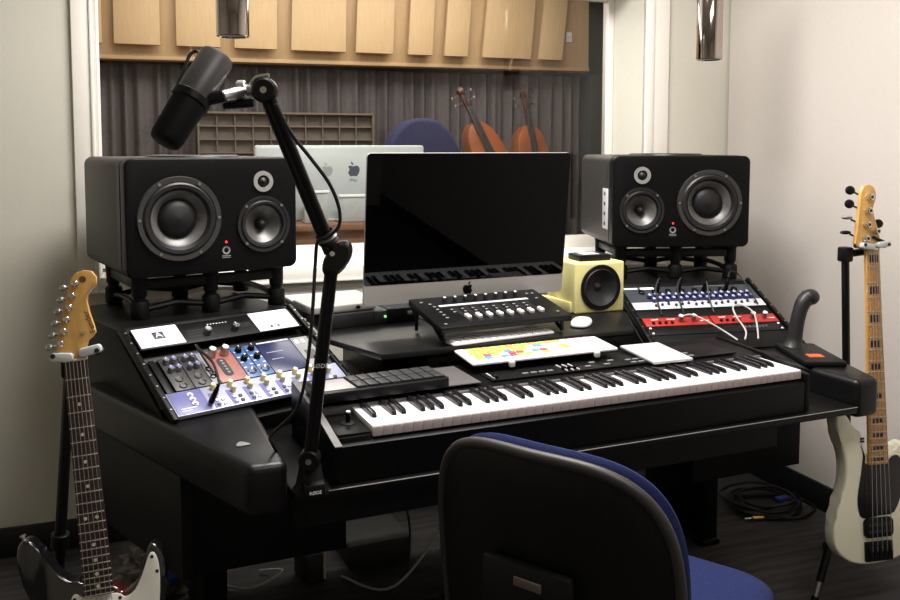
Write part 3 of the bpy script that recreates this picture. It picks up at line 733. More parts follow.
# left rack: converter
ap = rk('converter_unit', 'black rack audio converter with white end plates at the top of the left rack', 'audio converter', LS, .010, .272)
MB().box((.238, .044, -.001), (.476, .088, .010), 'blk', .001).build('faceplate', ap)
wl_ = MB().box((.064, .045, .005), (.122, .083, .004), 'white', .002).build('end_plate', ap, 'white plate with a dark letter mark')
b = MB(); b.box((.064, .047, .0075), (.030, .030, .001), 'logob', .0003); b.text('A', .030, 'txtw', TR(.064, .047, .0085), .0004); b.build('logo', wl_)
MB().box((.064, .022, .0072), (.024, .003, .0005), 'txtg').build('lettering', wl_)
wr = MB().box((.405, .045, .005), (.126, .088, .004), 'white', .002).build('end_plate', ap)
b = MB(); b.box((.405, .058, .0072), (.05, .003, .0006), 'logog')
for q in (0, .022): b.cyl((.385+q, .016, .007), (.385+q, .016, .0078), .005, 'txtd', n=10)
b.build('lettering', wr)
for x in (.195, .278): knob(ap, x, .030, .0115, .020, 'steel', 'chrome')
b = MB()
for i in range(12):
    for j in range(3): b.box((.145+i*.006, .026+j*.012, .0042), (.0025, .007, .0006), 'dgrey')
    b.box((.300+i*.003, .045, .0042), (.0012, .02, .0006), 'dgrey')
for i in range(7): b.box((.212+i*.009, .068, .0042), (.004, .003, .0006), 'txtw')
b.build('meters', ap)
# left rack: module slots
rc = rk('module_rack', 'black module chassis across the middle of the left rack', 'rack', LS, .006, .092)
MB().box((.244, .068, -.0065), (.488, .136, .005), 'blkm', .001).build('chassis', rc)
MB().box((.012, .068, .001), (.014, .132, .004), 'blk', .001).build('rack_ear', rc); MB().box((.478, .068, .001), (.014, .132, .004), 'blk', .001).build('rack_ear', rc)
def module(label, x, w_, m, fn):
    t = rk('preamp_module', label, 'module', LS, x, .094, 'modules in the left rack')
    MB().box((w_/2, .066, .001), (w_-.001, .130, .007), m, .001).build('faceplate', t); fn(t, w_); return t
def f1(t, w_):
    for x, y in ((.016, .112), (.016, .078), (.036, .078), (.036, .112)): knob(t, x*w_/.05, y, .0085, .014, 'steel', 'lavd', z=.004)
    for y in (.02, .045): MB().lathe([(.006, 0), (.010, .004), (.010, 0)], 'steel', 16, TR(w_*.5, y-.004, .004)).build('jack', t)
module('dark grey module with silver knobs at the left end of the left rack', .034, .050, 'dgrey', f1)
module('dark grey module with silver knobs, second from the left in the left rack', .085, .048, 'dgrey', f1)
def f0(t, w_):
    for y in (.03, .06): MB().lathe([(.004, 0), (.008, .004), (.008, 0)], 'blkm', 14, TR(w_*.5, y, .004)).build('jack', t)
    MB().box((w_*.5, .10, .0045), (.006, .04, .001), 'txtg').build('scale', t)
module('narrow grey module left of the faded red module', .134, .020, 'grey', f0)
def f2(t, w_):
    for x in (.020, .056): knob(t, x, .112, .012, .024, 'steel', 'offw', z=.004)
    MB().prism(rrect(.022, .022, .046, .094, .010), .0046, .006, 'txtd').build('meter_window', t)
    b = MB()
    for i in range(5): b.cyl((.034, .034+i*.012, .006), (.034, .034+i*.012, .0075), .004, 'grey', n=10)
    b.build('indicator_lights', t)
module('faded red module with two chrome knobs in the left rack', .155, .077, 'salmon', f2)
def f3(t, w_):
    for y in (.112, .075): knob(t, w_/2, y, .0095, .014, 'blkm', None, z=.004)
    MB().lathe([(.006, 0), (.012, .005), (.012, 0)], 'steel', 18, TR(w_/2, .025, .004)).build('jack', t)
    b = MB()
    for i in range(10): b.box((.008+.022*(i % 2), .02+.011*i, .0048), (.008, .003, .0006), 'txtw')
    b.build('lettering', t)
module('blue module with black knobs right beside the faded red module', .233, .037, 'blue', f3)
module('blue module with black knobs beside the navy blank plate', .271, .037, 'blue', f3)
def f4(t, w_): MB().box((.04, .085, .0048), (.05, .002, .0006), 'lav').box((.035, .055, .0048), (.035, .002, .0006), 'lav').box((w_/2, .129, .0048), (w_-.01, .005, .0006), 'gearw').build('markings', t)
module('wide navy blank plate in the left rack', .309, .108, 'navy', f4)
def f5(t, w_): MB().box((.014, .112, .0048), (.012, .016, .0006), 'txtw').box((.034, .112, .0048), (.010, .016, .0006), 'txtw').box((.03, .05, .0048), (.03, .04, .0006), 'dgrey').build('markings', t)
module('plain grey module at the right end of the left rack', .418, .056, 'grey', f5)
# left rack: eight channel preamp
pr = rk('eight_channel_preamp', 'silver blue eight channel preamp with yellow knobs at the bottom of the left rack', 'preamp', LS, .004, .006)
MB().box((.244, .042, -.001), (.488, .084, .012), 'lav', .001).build('faceplate', pr)
b = MB(); b.box((.045, .042, .0055), (.085, .080, .0012), 'lavd', .0004)
for i in range(8): b.box((.105+i*.047, .03, .0055), (.014, .055, .001), 'lavd')
b.build('coloured_bands', pr)
for i in range(3): MB().lathe([(.004, 0), (.008, .003), (.008, 0)], 'white', 14, TR(.055, .030+i*.017, .0055)).build('jack', pr)
k0 = k1 = k2 = None
for i in range(8):
    x = .118+i*.047
    for y in (.074, .054):
        if k0 is None: k0 = knob(pr, x, y, .0075, .016, 'gold', 'offw', z=.004)
        else: cp(k0, pr, (x, y, 0))
    for q, (dx, dy) in enumerate(((-.008, .028), (.008, .028), (-.008, .012), (.008, .012))):
        if k1 is None: k1 = MB().box((0, 0, .007), (.009, .008, .004), 'white', .001).build('button', pr, loc=(x+dx, dy, 0)); k2 = MB().box((0, 0, .007), (.009, .008, .004), 'dgrey', .001).build('button', pr, loc=(x+dx, -.1, 0)); k2.location = (x+dx, dy+.008, 0)
        else: cp(k1 if (q+i) % 2 else k2, pr, (x+dx, dy, 0))
MB().box((.035, .020, .0064), (.04, .003, .0005), 'txtw').box((.028, .012, .0064), (.026, .002, .0005), 'txtw').build('markings', pr)
# cables of the left rack
def cable(name, label, pts, r=.003, m='cable', plugs=(), cat='cable', group=None, SX=None):
    t = thing(name, label, cat, X=SX or Matrix(), group=group)
    MB().tube(pts, r, m, 8, 8).build('cord', t)
    for p, d, mm in plugs:
        p = V(p); d = V(d).normalized()
        MB().cyl(p, p+d*.042, .0075, mm, r2=.006, ch=.001).cyl(p+d*.042, p+d*.055, .0045, 'rubber', r2=.0035).cyl(p-d*.008, p, .0035, 'steel').build('plug', t)
    return t
cable('patch_cable', 'black patch cable looping over the modules at the left of the left rack', [(.108, .03, .07), (.115, .09, .085), (.112, .16, .075), (.125, .205, .055), (.140, .19, .03), (.146, .13, .02)], .0035, 'cable', [((.094, .026, .018), (.2, .0, 1), 'blk')], SX=LS)
cable('power_lead', 'pale grey lead curving down beside the microphone arm base', [(.44, .065, .045), (.42, .05, .08), (.385, .03, .07), (.372, -.02, .03), (.38, -.06, .0), (.40, -.085, -.03)], .0035, 'cablew', [((.43, .062, .02), (.25, .08, 1), 'rubber')], SX=LS)
# right rack
RT = RS @ TR(0, .384, 0)
def rkr(name, label, cat, x, y, group=None): return thing(name, label, cat, X=RT @ TR(x, y, .0075), group=group)
ch = rkr('channel_strip_unit', 'grey rack unit with blue knobs over a pale strip, top of right rack', 'rack unit', .008, -.168)
MB().box((.242, .065, -.001), (.484, .130, .010), 'gearg', .001).build('faceplate', ch)
MB().box((.242, .020, .0045), (.482, .040, .002), 'gearw', .0006).build('lower_strip', ch, 'pale grey strip')
MB().box((.03, .122, .0046), (.05, .008, .001), 'txtw').box((.09, .121, .0046), (.05, .012, .001), 'white').box((.33, .125, .0046), (.12, .003, .001), 'txtg').build('lettering', ch)
k3 = k4 = k5 = None
for i in range(16):
    for j in range(2):
        x = .075+i*.0245; y = .066-.022*j+(.004 if i % 2 else 0)
        if k3 is None: k3 = knob(ch, x, y, .0085, .014, 'knobblue', 'lav', z=.004)
        else: cp(k3, ch, (x+.008*j, y, 0))
    if k4 is None: k4 = MB().cyl((0, 0, .005), (0, 0, .012), .0045, 'txtd', n=10).build('button', ch, loc=(.08+i*.0245, .016, 0))
    else: cp(k4, ch, (.08+i*.0245, .016+.004*(i % 3), 0))
for i in range(8):
    if k5 is None: k5 = MB().lathe([(.006, 0), (.011, .006), (.011, 0)], 'blkm', 16, TR(0, 0, .004)).build('jack', ch, loc=(.06+i*.05, .098, 0))
    else: cp(k5, ch, (.06+i*.05, .098, 0))
tr_ = MB(); tr_.box((.242, .021, -.002), (.484, .042, .006), 'blkm', .001); o = tr_.build('blank_panel'); o.matrix_world = RT @ TR(.008, -.212, .0075); tag(o, 'narrow plain black panel between the grey unit and the red units', 'rack panel')
def redunit(label, x, kx):
    t = rkr('red_compressor', label, 'rack unit', x, -.2585, 'red half width rack units')
    MB().box((.120, .022, -.001), (.236, .044, .010), 'red', .001).build('faceplate', t)
    for q in kx: knob(t, q, .026, .0105, .020, 'steel', 'offw', z=.004)
    b = MB()
    for i in range(4): b.cyl((.03+i*.022, .014, .004), (.03+i*.022, .014, .010), .005, 'blkm', n=10)
    b.cyl((.05, .032, .004), (.05, .032, .007), .003, 'txtw', n=8); b.build('buttons', t)
    MB().box((.215, .02, .0044), (.03, .004, .0006), 'txtw').box((.04, .034, .0044), (.02, .003, .0006), 'txtw').box((.10, .034, .0044), (.03, .003, .0006), 'txtw').build('lettering', t)
redunit('red half width rack unit with chrome knobs at the left of the right rack', .010, (.130, .176))
redunit('red half width rack unit with chrome knobs at the right of the right rack', .252, (.150, .194))
ar = rkr('logo_panel', 'black panel lettered ARGOSY under the red rack units', 'rack panel', .008, -.302)
MB().box((.242, .021, -.002), (.484, .042, .008), 'blk', .001).build('panel', ar); MB().text('A R G O S Y', .016, 'txtg', TR(.385, .022, .003), .0004).build('lettering', ar)
for x in (.012, .472):
    for y in (.008, .034): MB().cyl((x, y, .002), (x, y, .004), .004, 'white', n=10).build('screw', ar)
bl = MB(); bl.box((.242, .040, -.002), (.484, .080, .006), 'blkm', .001); o = bl.build('blank_panel'); o.matrix_world = RT @ TR(.008, -.384, .0075); tag(o, 'plain black panel at the foot of the right rack, below the lettered panel', 'rack panel')
pl = [(.125, .098), (.205, .098), (.295, .09), (.385, .098)]
for i, (x, y) in enumerate(pl):
    yy = y-.168
    nm = ['leftmost', 'second from the left', 'third from the left', 'rightmost'][i]
    if i < 2: pts = [(x+.006, yy+.004, .06), (x-.004, yy-.0, .068), (x-.024, yy-.03, .05), (x-.034, yy-.08, .03), (x-.036, yy-.13, .012)]
    elif i == 2: pts = [(x+.002, yy, .06), (x-.004, yy-.02, .055), (x-.012, yy-.07, .03), (x-.016, yy-.12, .012)]
    else: pts = [(x+.0, yy+.006, .062), (x+.02, yy+.03, .07), (x+.05, yy+.02, .06), (x+.065, yy-.04, .04), (x+.070, yy-.10, .02)]
    cable('patch_lead', 'thin black patch lead plugged into the blue knobbed unit, %s of four' % nm, pts, .0028, 'cable', [((x, yy, .012), (.05, .05, 1), 'blk')], SX=RT, group='black leads in the right rack')
cable('white_lead', 'pale grey lead hanging from the left red rack unit', [(.148, -.232, .03), (.17, -.25, .045), (.21, -.285, .04), (.25, -.325, .03), (.272, -.37, .03)], .0028, 'cablew', SX=RT, group='pale leads in the right rack')
cable('white_lead', 'pale grey lead looping up over the right red rack unit', [(.298, -.37, .03), (.320, -.33, .035), (.312, -.27, .05), (.325, -.225, .055), (.365, -.215, .05), (.388, -.25, .045), (.372, -.31, .035), (.345, -.37, .03)], .0028, 'cablew', SX=RT, group='pale leads in the right rack')

# ------------------------------------------------------------------ things on the armrests
hp = thing('curved_handle', 'dark grey curved handle standing on a flat base with an orange sticker, right armrest', 'handle', X=TR(.888, .238, .766) @ RZ(-.42))
MB().prism(rrect(-.062, -.125, .062, .12, .006), 0, .016, 'deskgrey', .004).build('base', hp)
MB().box((-.005, -.055, .0165), (.045, .035, .004), 'orange', .001).build('sticker', hp, 'orange sticker')
hx = hp.matrix_world.inverted()
b = MB(hx); b.tube([(.905, .32, .778), (.910, .32, .81), (.922, .32, .87), (.940, .32, .915), (.962, .318, .935)], [.036, .025, .0225, .022, .024, .026], 'blk2', 18, 5)
b.sphere((.966, .315, .935), .029, 'blk2', (1.05, .9, .9), 20); b.build('handle', hp)
gp = MB(); gp.prism(smooth2([(-.013, .006), (0, .010), (.013, .006), (.006, -.010), (0, -.016), (-.006, -.010)], 3), 0, .0012, 'grey')
o = gp.build('guitar_pick'); o.matrix_world = TR(-.870, .118, .7662) @ RZ(1.2) @ Matrix.Scale(1.15, 4); tag(o, 'small grey guitar pick lying on the left armrest', 'guitar pick')

# ------------------------------------------------------------------ microphone on its boom arm
bs = V((-.758, -.033, .697)); p1 = V((-.762, -.048, .775)); el = V((-.732, -.132, 1.208)); hdp = V((-.872, -.190, 1.512))
bm_ = thing('boom_arm', 'black desk mounted microphone boom arm clamped to the left end of the desk shelf', 'microphone arm', X=TR(*bs))
IX = TR(*(-bs))
b = MB(IX); b.lathe([(.038, 0), (.038, .010), (.030, .020), (.019, .075), (.017, .082)], 'blkm', 28, TR(*bs)); b.box((bs.x, bs.y-.020, bs.z+.018), (.046, .045, .030), 'blkm', .006); b.build('base', bm_)
cf = V((-.387, .922, 0)); side = V((.922, -.387, 0)); fw = V((.387, .922, 0))
b = MB(IX); b.text('RØDE', .0095, 'txtw', axes((bs.x, bs.y-.0435, bs.z+.016), (1, 0, 0), (0, .2, 1), (0, -1, .2)), .0005); b.build('lettering', bm_)
b = MB(IX); b.cyl(p1-fw*.018, p1+fw*.018, .0215, 'blk', ch=.003, n=28); b.cyl(p1-fw*.020, p1-fw*.0175, .006, 'steel', n=12); b.build('base_joint', bm_)
d1 = (el-p1)
b = MB(IX)
for k in (-.0055, .0055): b.cyl(p1+side*k, el+side*k*.8, .0088, 'metalblk', n=14)
b.build('lower_arm', bm_)
b = MB(IX); q = p1+d1*.47; Xq = axes(q-fw*.0105, side, d1, side.cross(d1)); b.text('RØDE', .0125, 'txtw', Xq @ RZ(0), .0006); b.cyl(p1+d1*.505, p1+d1*.52, .0155, 'metalblk', n=18); b.build('arm_collar', bm_)
b = MB(IX); b.lathe([(.024, -.016), (.030, -.010), (.030, .010), (.024, .016)], 'metalblk', 30, cap=True, X=axes(el+V((.008, 0, -.012)), side*.35+V((0, 0, .9)), V((0, 0, 1)).cross(fw), fw) @ Matrix.Diagonal((1.25, .85, 1, 1))); b.cyl(el-fw*.02, el-fw*.015, .005, 'chrome', n=12); b.build('elbow_joint', bm_)
d2 = hdp-el
b = MB(IX)
for k in (-.0060, .0060): b.cyl(el+side*k-V((.004, 0, 0)), hdp+side*k, .0090, 'metalblk', n=14)
b.build('upper_arm', bm_)
b = MB(IX)
for t_ in (.075, .10, .125): b.lathe([(.016, -.005), (.0205, 0), (.016, .005)], 'rubber' if t_ != .10 else 'grey', 20, Matrix.Translation(el+d2*t_) @ d2.to_track_quat('Z', 'Y').to_matrix().to_4x4())
b.build('cable_strap', bm_)
b = MB(IX); b.cyl(hdp-fw*.014, hdp+fw*.014, .0225, 'metalblk', ch=.004, n=28); b.cyl(hdp-fw*.0165, hdp-fw*.0135, .006, 'chrome', n=12)
b.tube([hdp+side*-.026+V((0, 0, .006)), hdp+side*-.016+V((0, 0, .022)), hdp+side*.008+V((0, 0, .027))], .004, 'chrome'); b.build('head_joint', bm_)
b = MB(IX); e0 = hdp-side*.022; b.cyl(e0, e0-side*.022+V((0, 0, .0)), .010, 'steel', n=18); b.cyl(e0-side*.012, e0-side*.028, .018, 'steel', ch=.002, n=24); b.cyl(hdp-side*.02+V((0, 0, -.022)), hdp-side*.075+V((0, 0, -.026)), .0085, 'metalblk', ch=.002, n=16); b.build('mic_clamp', bm_)

mt, mb_ = V((-.955, -.188, 1.566)), V((-1.047, -.225, 1.423))
ax = (mt-mb_).normalized(); LM = .186; mc = (mt+mb_)/2; m0 = mc-ax*LM/2
mX = Matrix.Translation(m0) @ ax.to_track_quat('Z', 'Y').to_matrix().to_4x4()
mc_ = thing('studio_microphone', 'black cylindrical studio microphone with foam end tilted over the left speaker', 'microphone', X=mX)
MB().lathe([(1e-5, 0), (.022, .0), (.026, .003), (.0285, .012), (.031, .085), (.031, .090)], 'blkm', 36).build('foam_windscreen', mc_)
MB().lathe([(.0300, .088), (.0325, .090), (.0325, .096), (.0305, .098), (.0305, .178), (.028, .184), (.018, .186), (1e-5, .186)], 'micbody', 36).build('body', mc_)
mi_ = mX.inverted(); b = MB(mi_)
b.cyl(mc+side*.028-ax*.004, mc+side*.058+V((0, 0, .004)), .011, 'metalblk', n=16, ch=.002); b.cyl(mc+side*.050+V((0, 0, .003)), hdp-side*.036, .0095, 'steel', n=16); b.lathe([(.032, -.008), (.0345, -.006), (.0345, .006), (.032, .008)], 'blk', 32, Matrix.Translation(mc-ax*.002) @ ax.to_track_quat('Z', 'Y').to_matrix().to_4x4())
b.build('yoke', mc_)
b = MB(mi_); l_ = (-side-ax*(-side).dot(ax)).normalized()
b.tube([mc+l_*.033-ax*.006, mc+l_*.036+ax*.012, mc+l_*.040+ax*.045, mc+l_*.046+ax*.072, mc+l_*.040+ax*.085, mc+l_*.026+ax*.082-fw*.014], .003, 'cable'); b.build('wire', mc_)
u_ = lambda t_, o=0., f_=0.: el+d2*t_+side*o-fw*f_
cable('microphone_cable', 'thin black cable running down the microphone arm and hanging below its elbow', [u_(.92, .012, .02), u_(.75, .018, .02), u_(.6, .034, .016), u_(.45, .048, .012), u_(.3, .048, .012), u_(.18, .034, .016), u_(.11, .004, .022), u_(.08, -.018, .018), u_(.0, -.034, .01)+V((0, 0, -.02)), V((-.778, -.145, 1.10)), V((-.786, -.13, .99)), V((-.80, -.10, .90)), V((-.835, -.03, .83)), V((-.82, .04, .785)), V((-.79, .06, .73))], .0035)

# ------------------------------------------------------------------ guitars
def fretpos(s, n): return s*(1-2**(-n/12))
def guitar_axes(P0, P1, yaw):
    y = (P0-P1).normalized(); xr = V((.922, -.387, 0))*math.cos(yaw)+V((.387, .922, 0))*math.sin(yaw)
    z = xr.cross(y).normalized(); x = y.cross(z).normalized()
    return axes(P0, x, y, z)
mm = lambda pts: [(x/1000, -y/1000) for x, y in pts]
GX = guitar_axes(V((-1.199, .129, .980)), V((-1.178, .077, .664)), .18)
gt = thing('electric_guitar', 'dark sunburst electric guitar with white pickguard hanging on a stand at the left', 'guitar', X=GX)
out = [(28, 462), (40, 474), (58, 470), (78, 448), (90, 418), (98, 397), (106, 390), (116, 395), (123, 408), (127, 432), (126, 460), (122, 500), (117, 535), (122, 575), (140, 620), (155, 665), (160, 710), (150, 755), (125, 790), (85, 812), (40, 822), (0, 824), (-40, 822), (-90, 810), (-130, 785), (-155, 745), (-163, 700), (-158, 650), (-143, 600), (-126, 555), (-120, 520), (-126, 480), (-140, 440), (-150, 405), (-152, 375), (-147, 352), (-137, 343), (-124, 345), (-112, 360), (-95, 390), (-77, 418), (-57, 436), (-40, 440), (-30, 446)]
MB().prism(mm(smooth2(out, 3)), -.060, -.016, 'burst', .006, 3).build('body', gt)
pg = [(30, 474), (46, 484), (66, 474), (84, 444), (97, 414), (105, 406), (113, 413), (117, 440), (113, 490), (107, 530), (111, 580), (118, 625), (112, 670), (90, 705), (50, 718), (10, 712), (-30, 695), (-55, 650), (-62, 600), (-60, 540), (-58, 500), (-56, 470), (-46, 462), (-30, 472)]
g1 = MB().prism(mm(smooth2(pg, 3)), -.0155, -.0135, 'guard', .0006).build('pickguard', gt, 'white pickguard')
for x, y in ((105, 415), (112, 445), (104, 530), (36, 484), (-50, 472), (-56, 540)): MB().cyl((x/1000, -y/1000, -.0135), (x/1000, -y/1000, -.0125), .0035, 'txtd', n=10).build('screw', g1)
MB().cyl((-.138, -.348, -.038), (-.141, -.338, -.038), .0035, 'steel', n=12).cyl((-.141, -.338, -.038), (-.1418, -.335, -.038), .006, 'steel', n=14).build('strap_button', gt)
for y in (500, 560, 620):
    b = MB().prism(rrect(-.036, -y/1000-.009, .036, -y/1000+.009, .008), -.0135, -.006, 'white', .001)
    for i in range(6): b.cyl((-.026+i*.0104, -y/1000, -.006), (-.026+i*.0104, -y/1000, -.0052), .0024, 'steel', n=8)
    b.build('pickup', gt)
for x, y in ((70, 640), (88, 672), (78, 702)): knob(gt, x/1000, -y/1000, .011, .014, 'white', None, z=-.0135)
b = MB(); b.box((0, -.655, -.010), (.085, .05, .010), 'chrome', .002); b.build('bridge', gt)
def neck(t, s, n, w0, w1, mfb, mnk, end, th=.020):
    b = MB().prism([(-w0*.8, .002), (w0*.8, .002), (w1*.8, -end), (-w1*.8, -end)], -.018, -.004, mnk, .004); b.build('neck', t)
    fb = MB().prism([(-w0, 0), (w0, 0), (w1, -end), (-w1, -end)], -.005, .0, mfb, .0008).build('fingerboard', t)
    wd = lambda y: w0+(w1-w0)*y/end
    for i in range(1, n+1):
        y = fretpos(s, i); MB().box((0, 0, 0), (2*wd(y)-.001, .0026, .0016), 'fret', .0005).build('fret', fb, loc=(0, -y, .0006))
    MB().box((0, .002, .0005), (2*w0, .005, .004), 'dot', .001).build('nut', t)
    return fb, wd
fb, wd = neck(gt, .648, 22, .0225, .0285, 'rose', 'maple', .4665)
for i in (3, 5, 7, 9, 12, 15, 17, 19, 21):
    y = (fretpos(.648, i)+fretpos(.648, i-1))/2
    for x in ((-.011, .011) if i == 12 else (0,)): MB().cyl((x, -y, 0), (x, -y, .0006), .0036, 'dot', n=14).build('inlay_dot', fb)
hs = [(-21, 0), (-27, -10), (-35, -30), (-27, -60), (-17, -93), (-8, -122), (0, -150), (8, -168), (18, -177), (33, -181), (48, -177), (56, -164), (54, -148), (43, -138), (36, -130), (33, -118), (36, -93), (42, -66), (44, -52), (38, -44), (29, -38), (22, -20), (21, 0)]
MB().prism(mm(hs), -.016, -.003, 'maple', .0015).build('headstock', gt)
b = MB(); b.text('Fender', .017, 'txtb', TR(.034, .075, -.0026) @ RZ(1.85), .0003); b.cyl((.029, .162, -.003), (.029, .162, -.0025), .007, 'txtb', n=16); b.cyl((.022, .055, -.003), (.022, .055, .004), .004, 'chrome', n=10); b.build('lettering', gt)
for i in range(6):
    f_ = i/5; px, py = -.022+f_*.038, .039+f_*.116
    b = MB().cyl((px, py, -.004), (px, py, .010), .0062, 'chrome', ch=.0015, n=16); b.cyl((px-.004, py-.004, -.014), (px-.024, py-.006, -.014), .0025, 'chrome', n=8)
    b.sphere((px-.028, py-.006, -.014), .009, 'steel', (.9, .75, .55), 12); b.build('tuner', gt)
b = MB()
for i in range(6): b.cyl((-.0175+i*.007, .002, .003), (-.026+i*.0104, -.655, .006), .0006, 'steel', n=5)
b.build('strings', gt)
def gstand(name, label, GX_, side_x, lean_base, legs, ztop):
    """stand: (side_x) pole offset; pole from floor to yoke behind the headstock"""
    t = thing(name, label, 'guitar stand', X=TR(lean_base[0], lean_base[1], 0)); IX_ = TR(-lean_base[0], -lean_base[1], 0)
    yk = GX_ @ V((side_x, -.012, -.045)); bz = V((lean_base[0], lean_base[1], .30))
    b = MB(IX_); b.cyl(bz, yk, .0115, 'metalblk', n=16); b.cyl(bz+(yk-bz)*.40, bz+(yk-bz)*.45, .019, 'blk', ch=.002, n=18); b.build('pole', t)
    b = MB(IX_); b.box((0, 0, 0), (.034, .034, .045), 'blk', .006, X=Matrix.Translation(yk)); ctr = GX_ @ V((0, -.004, -.032)); b.cyl(yk, ctr, .011, 'blk', n=14); b.build('yoke', t)
    for sx in (-1, 1):
        b = MB(IX_); b.prism(rrect(-.022, -.009, .022, .009, .007), -.012, .008, 'alub', .003, X=GX_ @ TR(sx*.0275+.0045, .014+sx*.003, .006) @ RZ(sx*.14)); b.cyl(GX_ @ V((sx*.040+.004, .014, -.03)), GX_ @ V((sx*.040+.004, .014, .0)), .008, 'blk', n=12); b.cyl(GX_ @ V((sx*.042+.004, .016, .013)), GX_ @ V((sx*.042+.004, .016, .016)), .005, 'txtd', n=10); b.build('grip', t)
    for lx, ly in legs:
        b = MB(IX_); h0 = bz+V((0, 0, .08)); e = V((lx, ly, .012)); b.cyl(h0, h0+(e-h0)*.86, .0115, 'metalblk', n=14); b.cyl(h0+(e-h0)*.84, e, .008, 'steel', n=12); b.sphere(tuple(e), .012, 'rubber'); b.build('leg', t)
    b = MB(IX_); b.lathe([(.018, 0), (.024, .01), (.024, .09), (.018, .10)], 'blk', 20, cap=True, X=TR(bz.x, bz.y, bz.z-.02)); b.build('hub', t)
    return t
gstand('guitar_stand', 'black tripod guitar stand with silver grips holding the sunburst guitar', GX, -.022, (-1.262, .225), [(-1.55, .30), (-1.13, .50), (-1.25, -.10)], 0)

BX = guitar_axes(V((1.000, .117, 1.106)), V((.967, .022, .236)), .26) @ Matrix.Diagonal((1, 1.017, 1, 1))
bg = thing('bass_guitar', 'cream five string bass guitar with black pickguard hanging on a stand at the right', 'bass guitar', X=BX)
out = [(-32, 590), (-38, 555), (-48, 530), (-64, 518), (-78, 502), (-90, 484), (-104, 471), (-121, 468), (-131, 484), (-131, 506), (-122, 540), (-106, 592), (-102, 630), (-108, 681), (-132, 745), (-149, 810), (-140, 860), (-98, 896), (-40, 910), (40, 906), (105, 888), (148, 848), (160, 795), (150, 740), (128, 690), (112, 645), (112, 618), (120, 592), (118, 574), (106, 566), (88, 575), (66, 590), (46, 600), (34, 606)]
MB().prism(mm(smooth2(out, 3)), -.060, -.014, 'cream', .007, 3).build('body', bg)
pg = [(-50, 566), (-46, 580), (-44, 600), (-52, 650), (-66, 715), (-62, 760), (-46, 776), (10, 772), (62, 765), (92, 700), (96, 640), (84, 606), (60, 604), (33, 622), (-33, 622), (-36, 600)]
MB().prism(mm(smooth2(pg, 3)), -.0135, -.0115, 'guardb', .0006).build('pickguard', bg, 'black pickguard')
b = MB()
for x, y in ((-48, 548), (-40, 548), (-48, 556), (-40, 556)): b.box((x/1000, -y/1000, -.0135), (.006, .006, .002), 'txtd')
b.build('control_marks', bg)
fb, wd = neck(bg, .875, 21, .0235, .034, 'mapled', 'maple', .622)
for i in (1, 3, 5, 7, 9, 12, 15, 17, 19, 21):
    y = (fretpos(.875, i)+fretpos(.875, i-1))/2; h_ = min(.022, (fretpos(.875, i)-fretpos(.875, i-1))*.55)
    b = MB()
    for x in (-.012, 0, .012): b.box((x, -y, .0003), (.0095, h_, .0008), 'txtd')
    b.build('block_inlay', fb, 'black block inlay')
hs = [(-23, 0), (-34, -4), (-50, -10), (-58, -19), (-50, -60), (-42, -104), (-36, -145), (-32, -172), (-23, -188), (-4, -194), (12, -186), (19, -170), (19, -153), (12, -136), (7, -122), (12, -97), (24, -62), (30, -32), (27, -16), (23, 0)]
MB().prism(mm(hs), -.016, -.003, 'maple', .0015).build('headstock', bg)
tn = [(-9, -155, -60, -176), (-15, -115, -64, -136), (-21, -74, -74, -96), (11, -55, 38, -78), (-27, -34, -80, -52)]
for i, (px, py, bx_, by_) in enumerate(tn):
    px, py, bx_, by_ = px/1000, -py/1000, bx_/1000, -by_/1000
    b = MB().cyl((px, py, -.004), (px, py, .014), .0095, 'chrome', ch=.002, n=18); b.cyl((px, py, .014), (px, py, .0146), .005, 'txtd', n=12)
    d = V((bx_-px, by_-py, 0)); b.cyl((px, py, -.018), (px+d.x*.72, py+d.y*.72, -.018), .003, 'metalblk', n=8)
    b.sphere((bx_, by_, -.018), .017, 'blkm' if i not in (2,) else 'grey', (1, .8, .4) if i in (0, 1, 3) else (1, .35, .8), 14); b.build('tuner', bg)
MB().box((.012, .036, .001), (.05, .008, .008), 'metalblk', .002, X=RZ(-.35)).build('string_retainer', bg)
b = MB().prism(rrect(-.050, -.832, .050, -.776, .014), -.0135, -.002, 'blk', .003)
for i in range(5):
    for q in (-.794, -.814): b.cyl((-.034+i*.017, q, -.002), (-.034+i*.017, q, -.001), .005, 'dgrey', n=10)
b.build('pickup', bg)
b = MB().box((0, -.872, -.009), (.094, .056, .012), 'blk', .003)
for i in range(5): b.box((-.034+i*.017, -.868, .0), (.013, .034, .008), 'metalblk', .002)
b.build('bridge', bg)
b = MB()
for i in range(5): b.cyl((-.017+i*.0085, .002, .003), (-.034+i*.017, -.868, .007), .0010, 'steel', n=6)
b.build('strings', bg)
gstand('guitar_stand', 'black tripod stand with silver grips holding the cream bass guitar', BX, -.060, (1.035, .205), [(.895, .19), (1.22, .45), (1.20, .0)], 0)

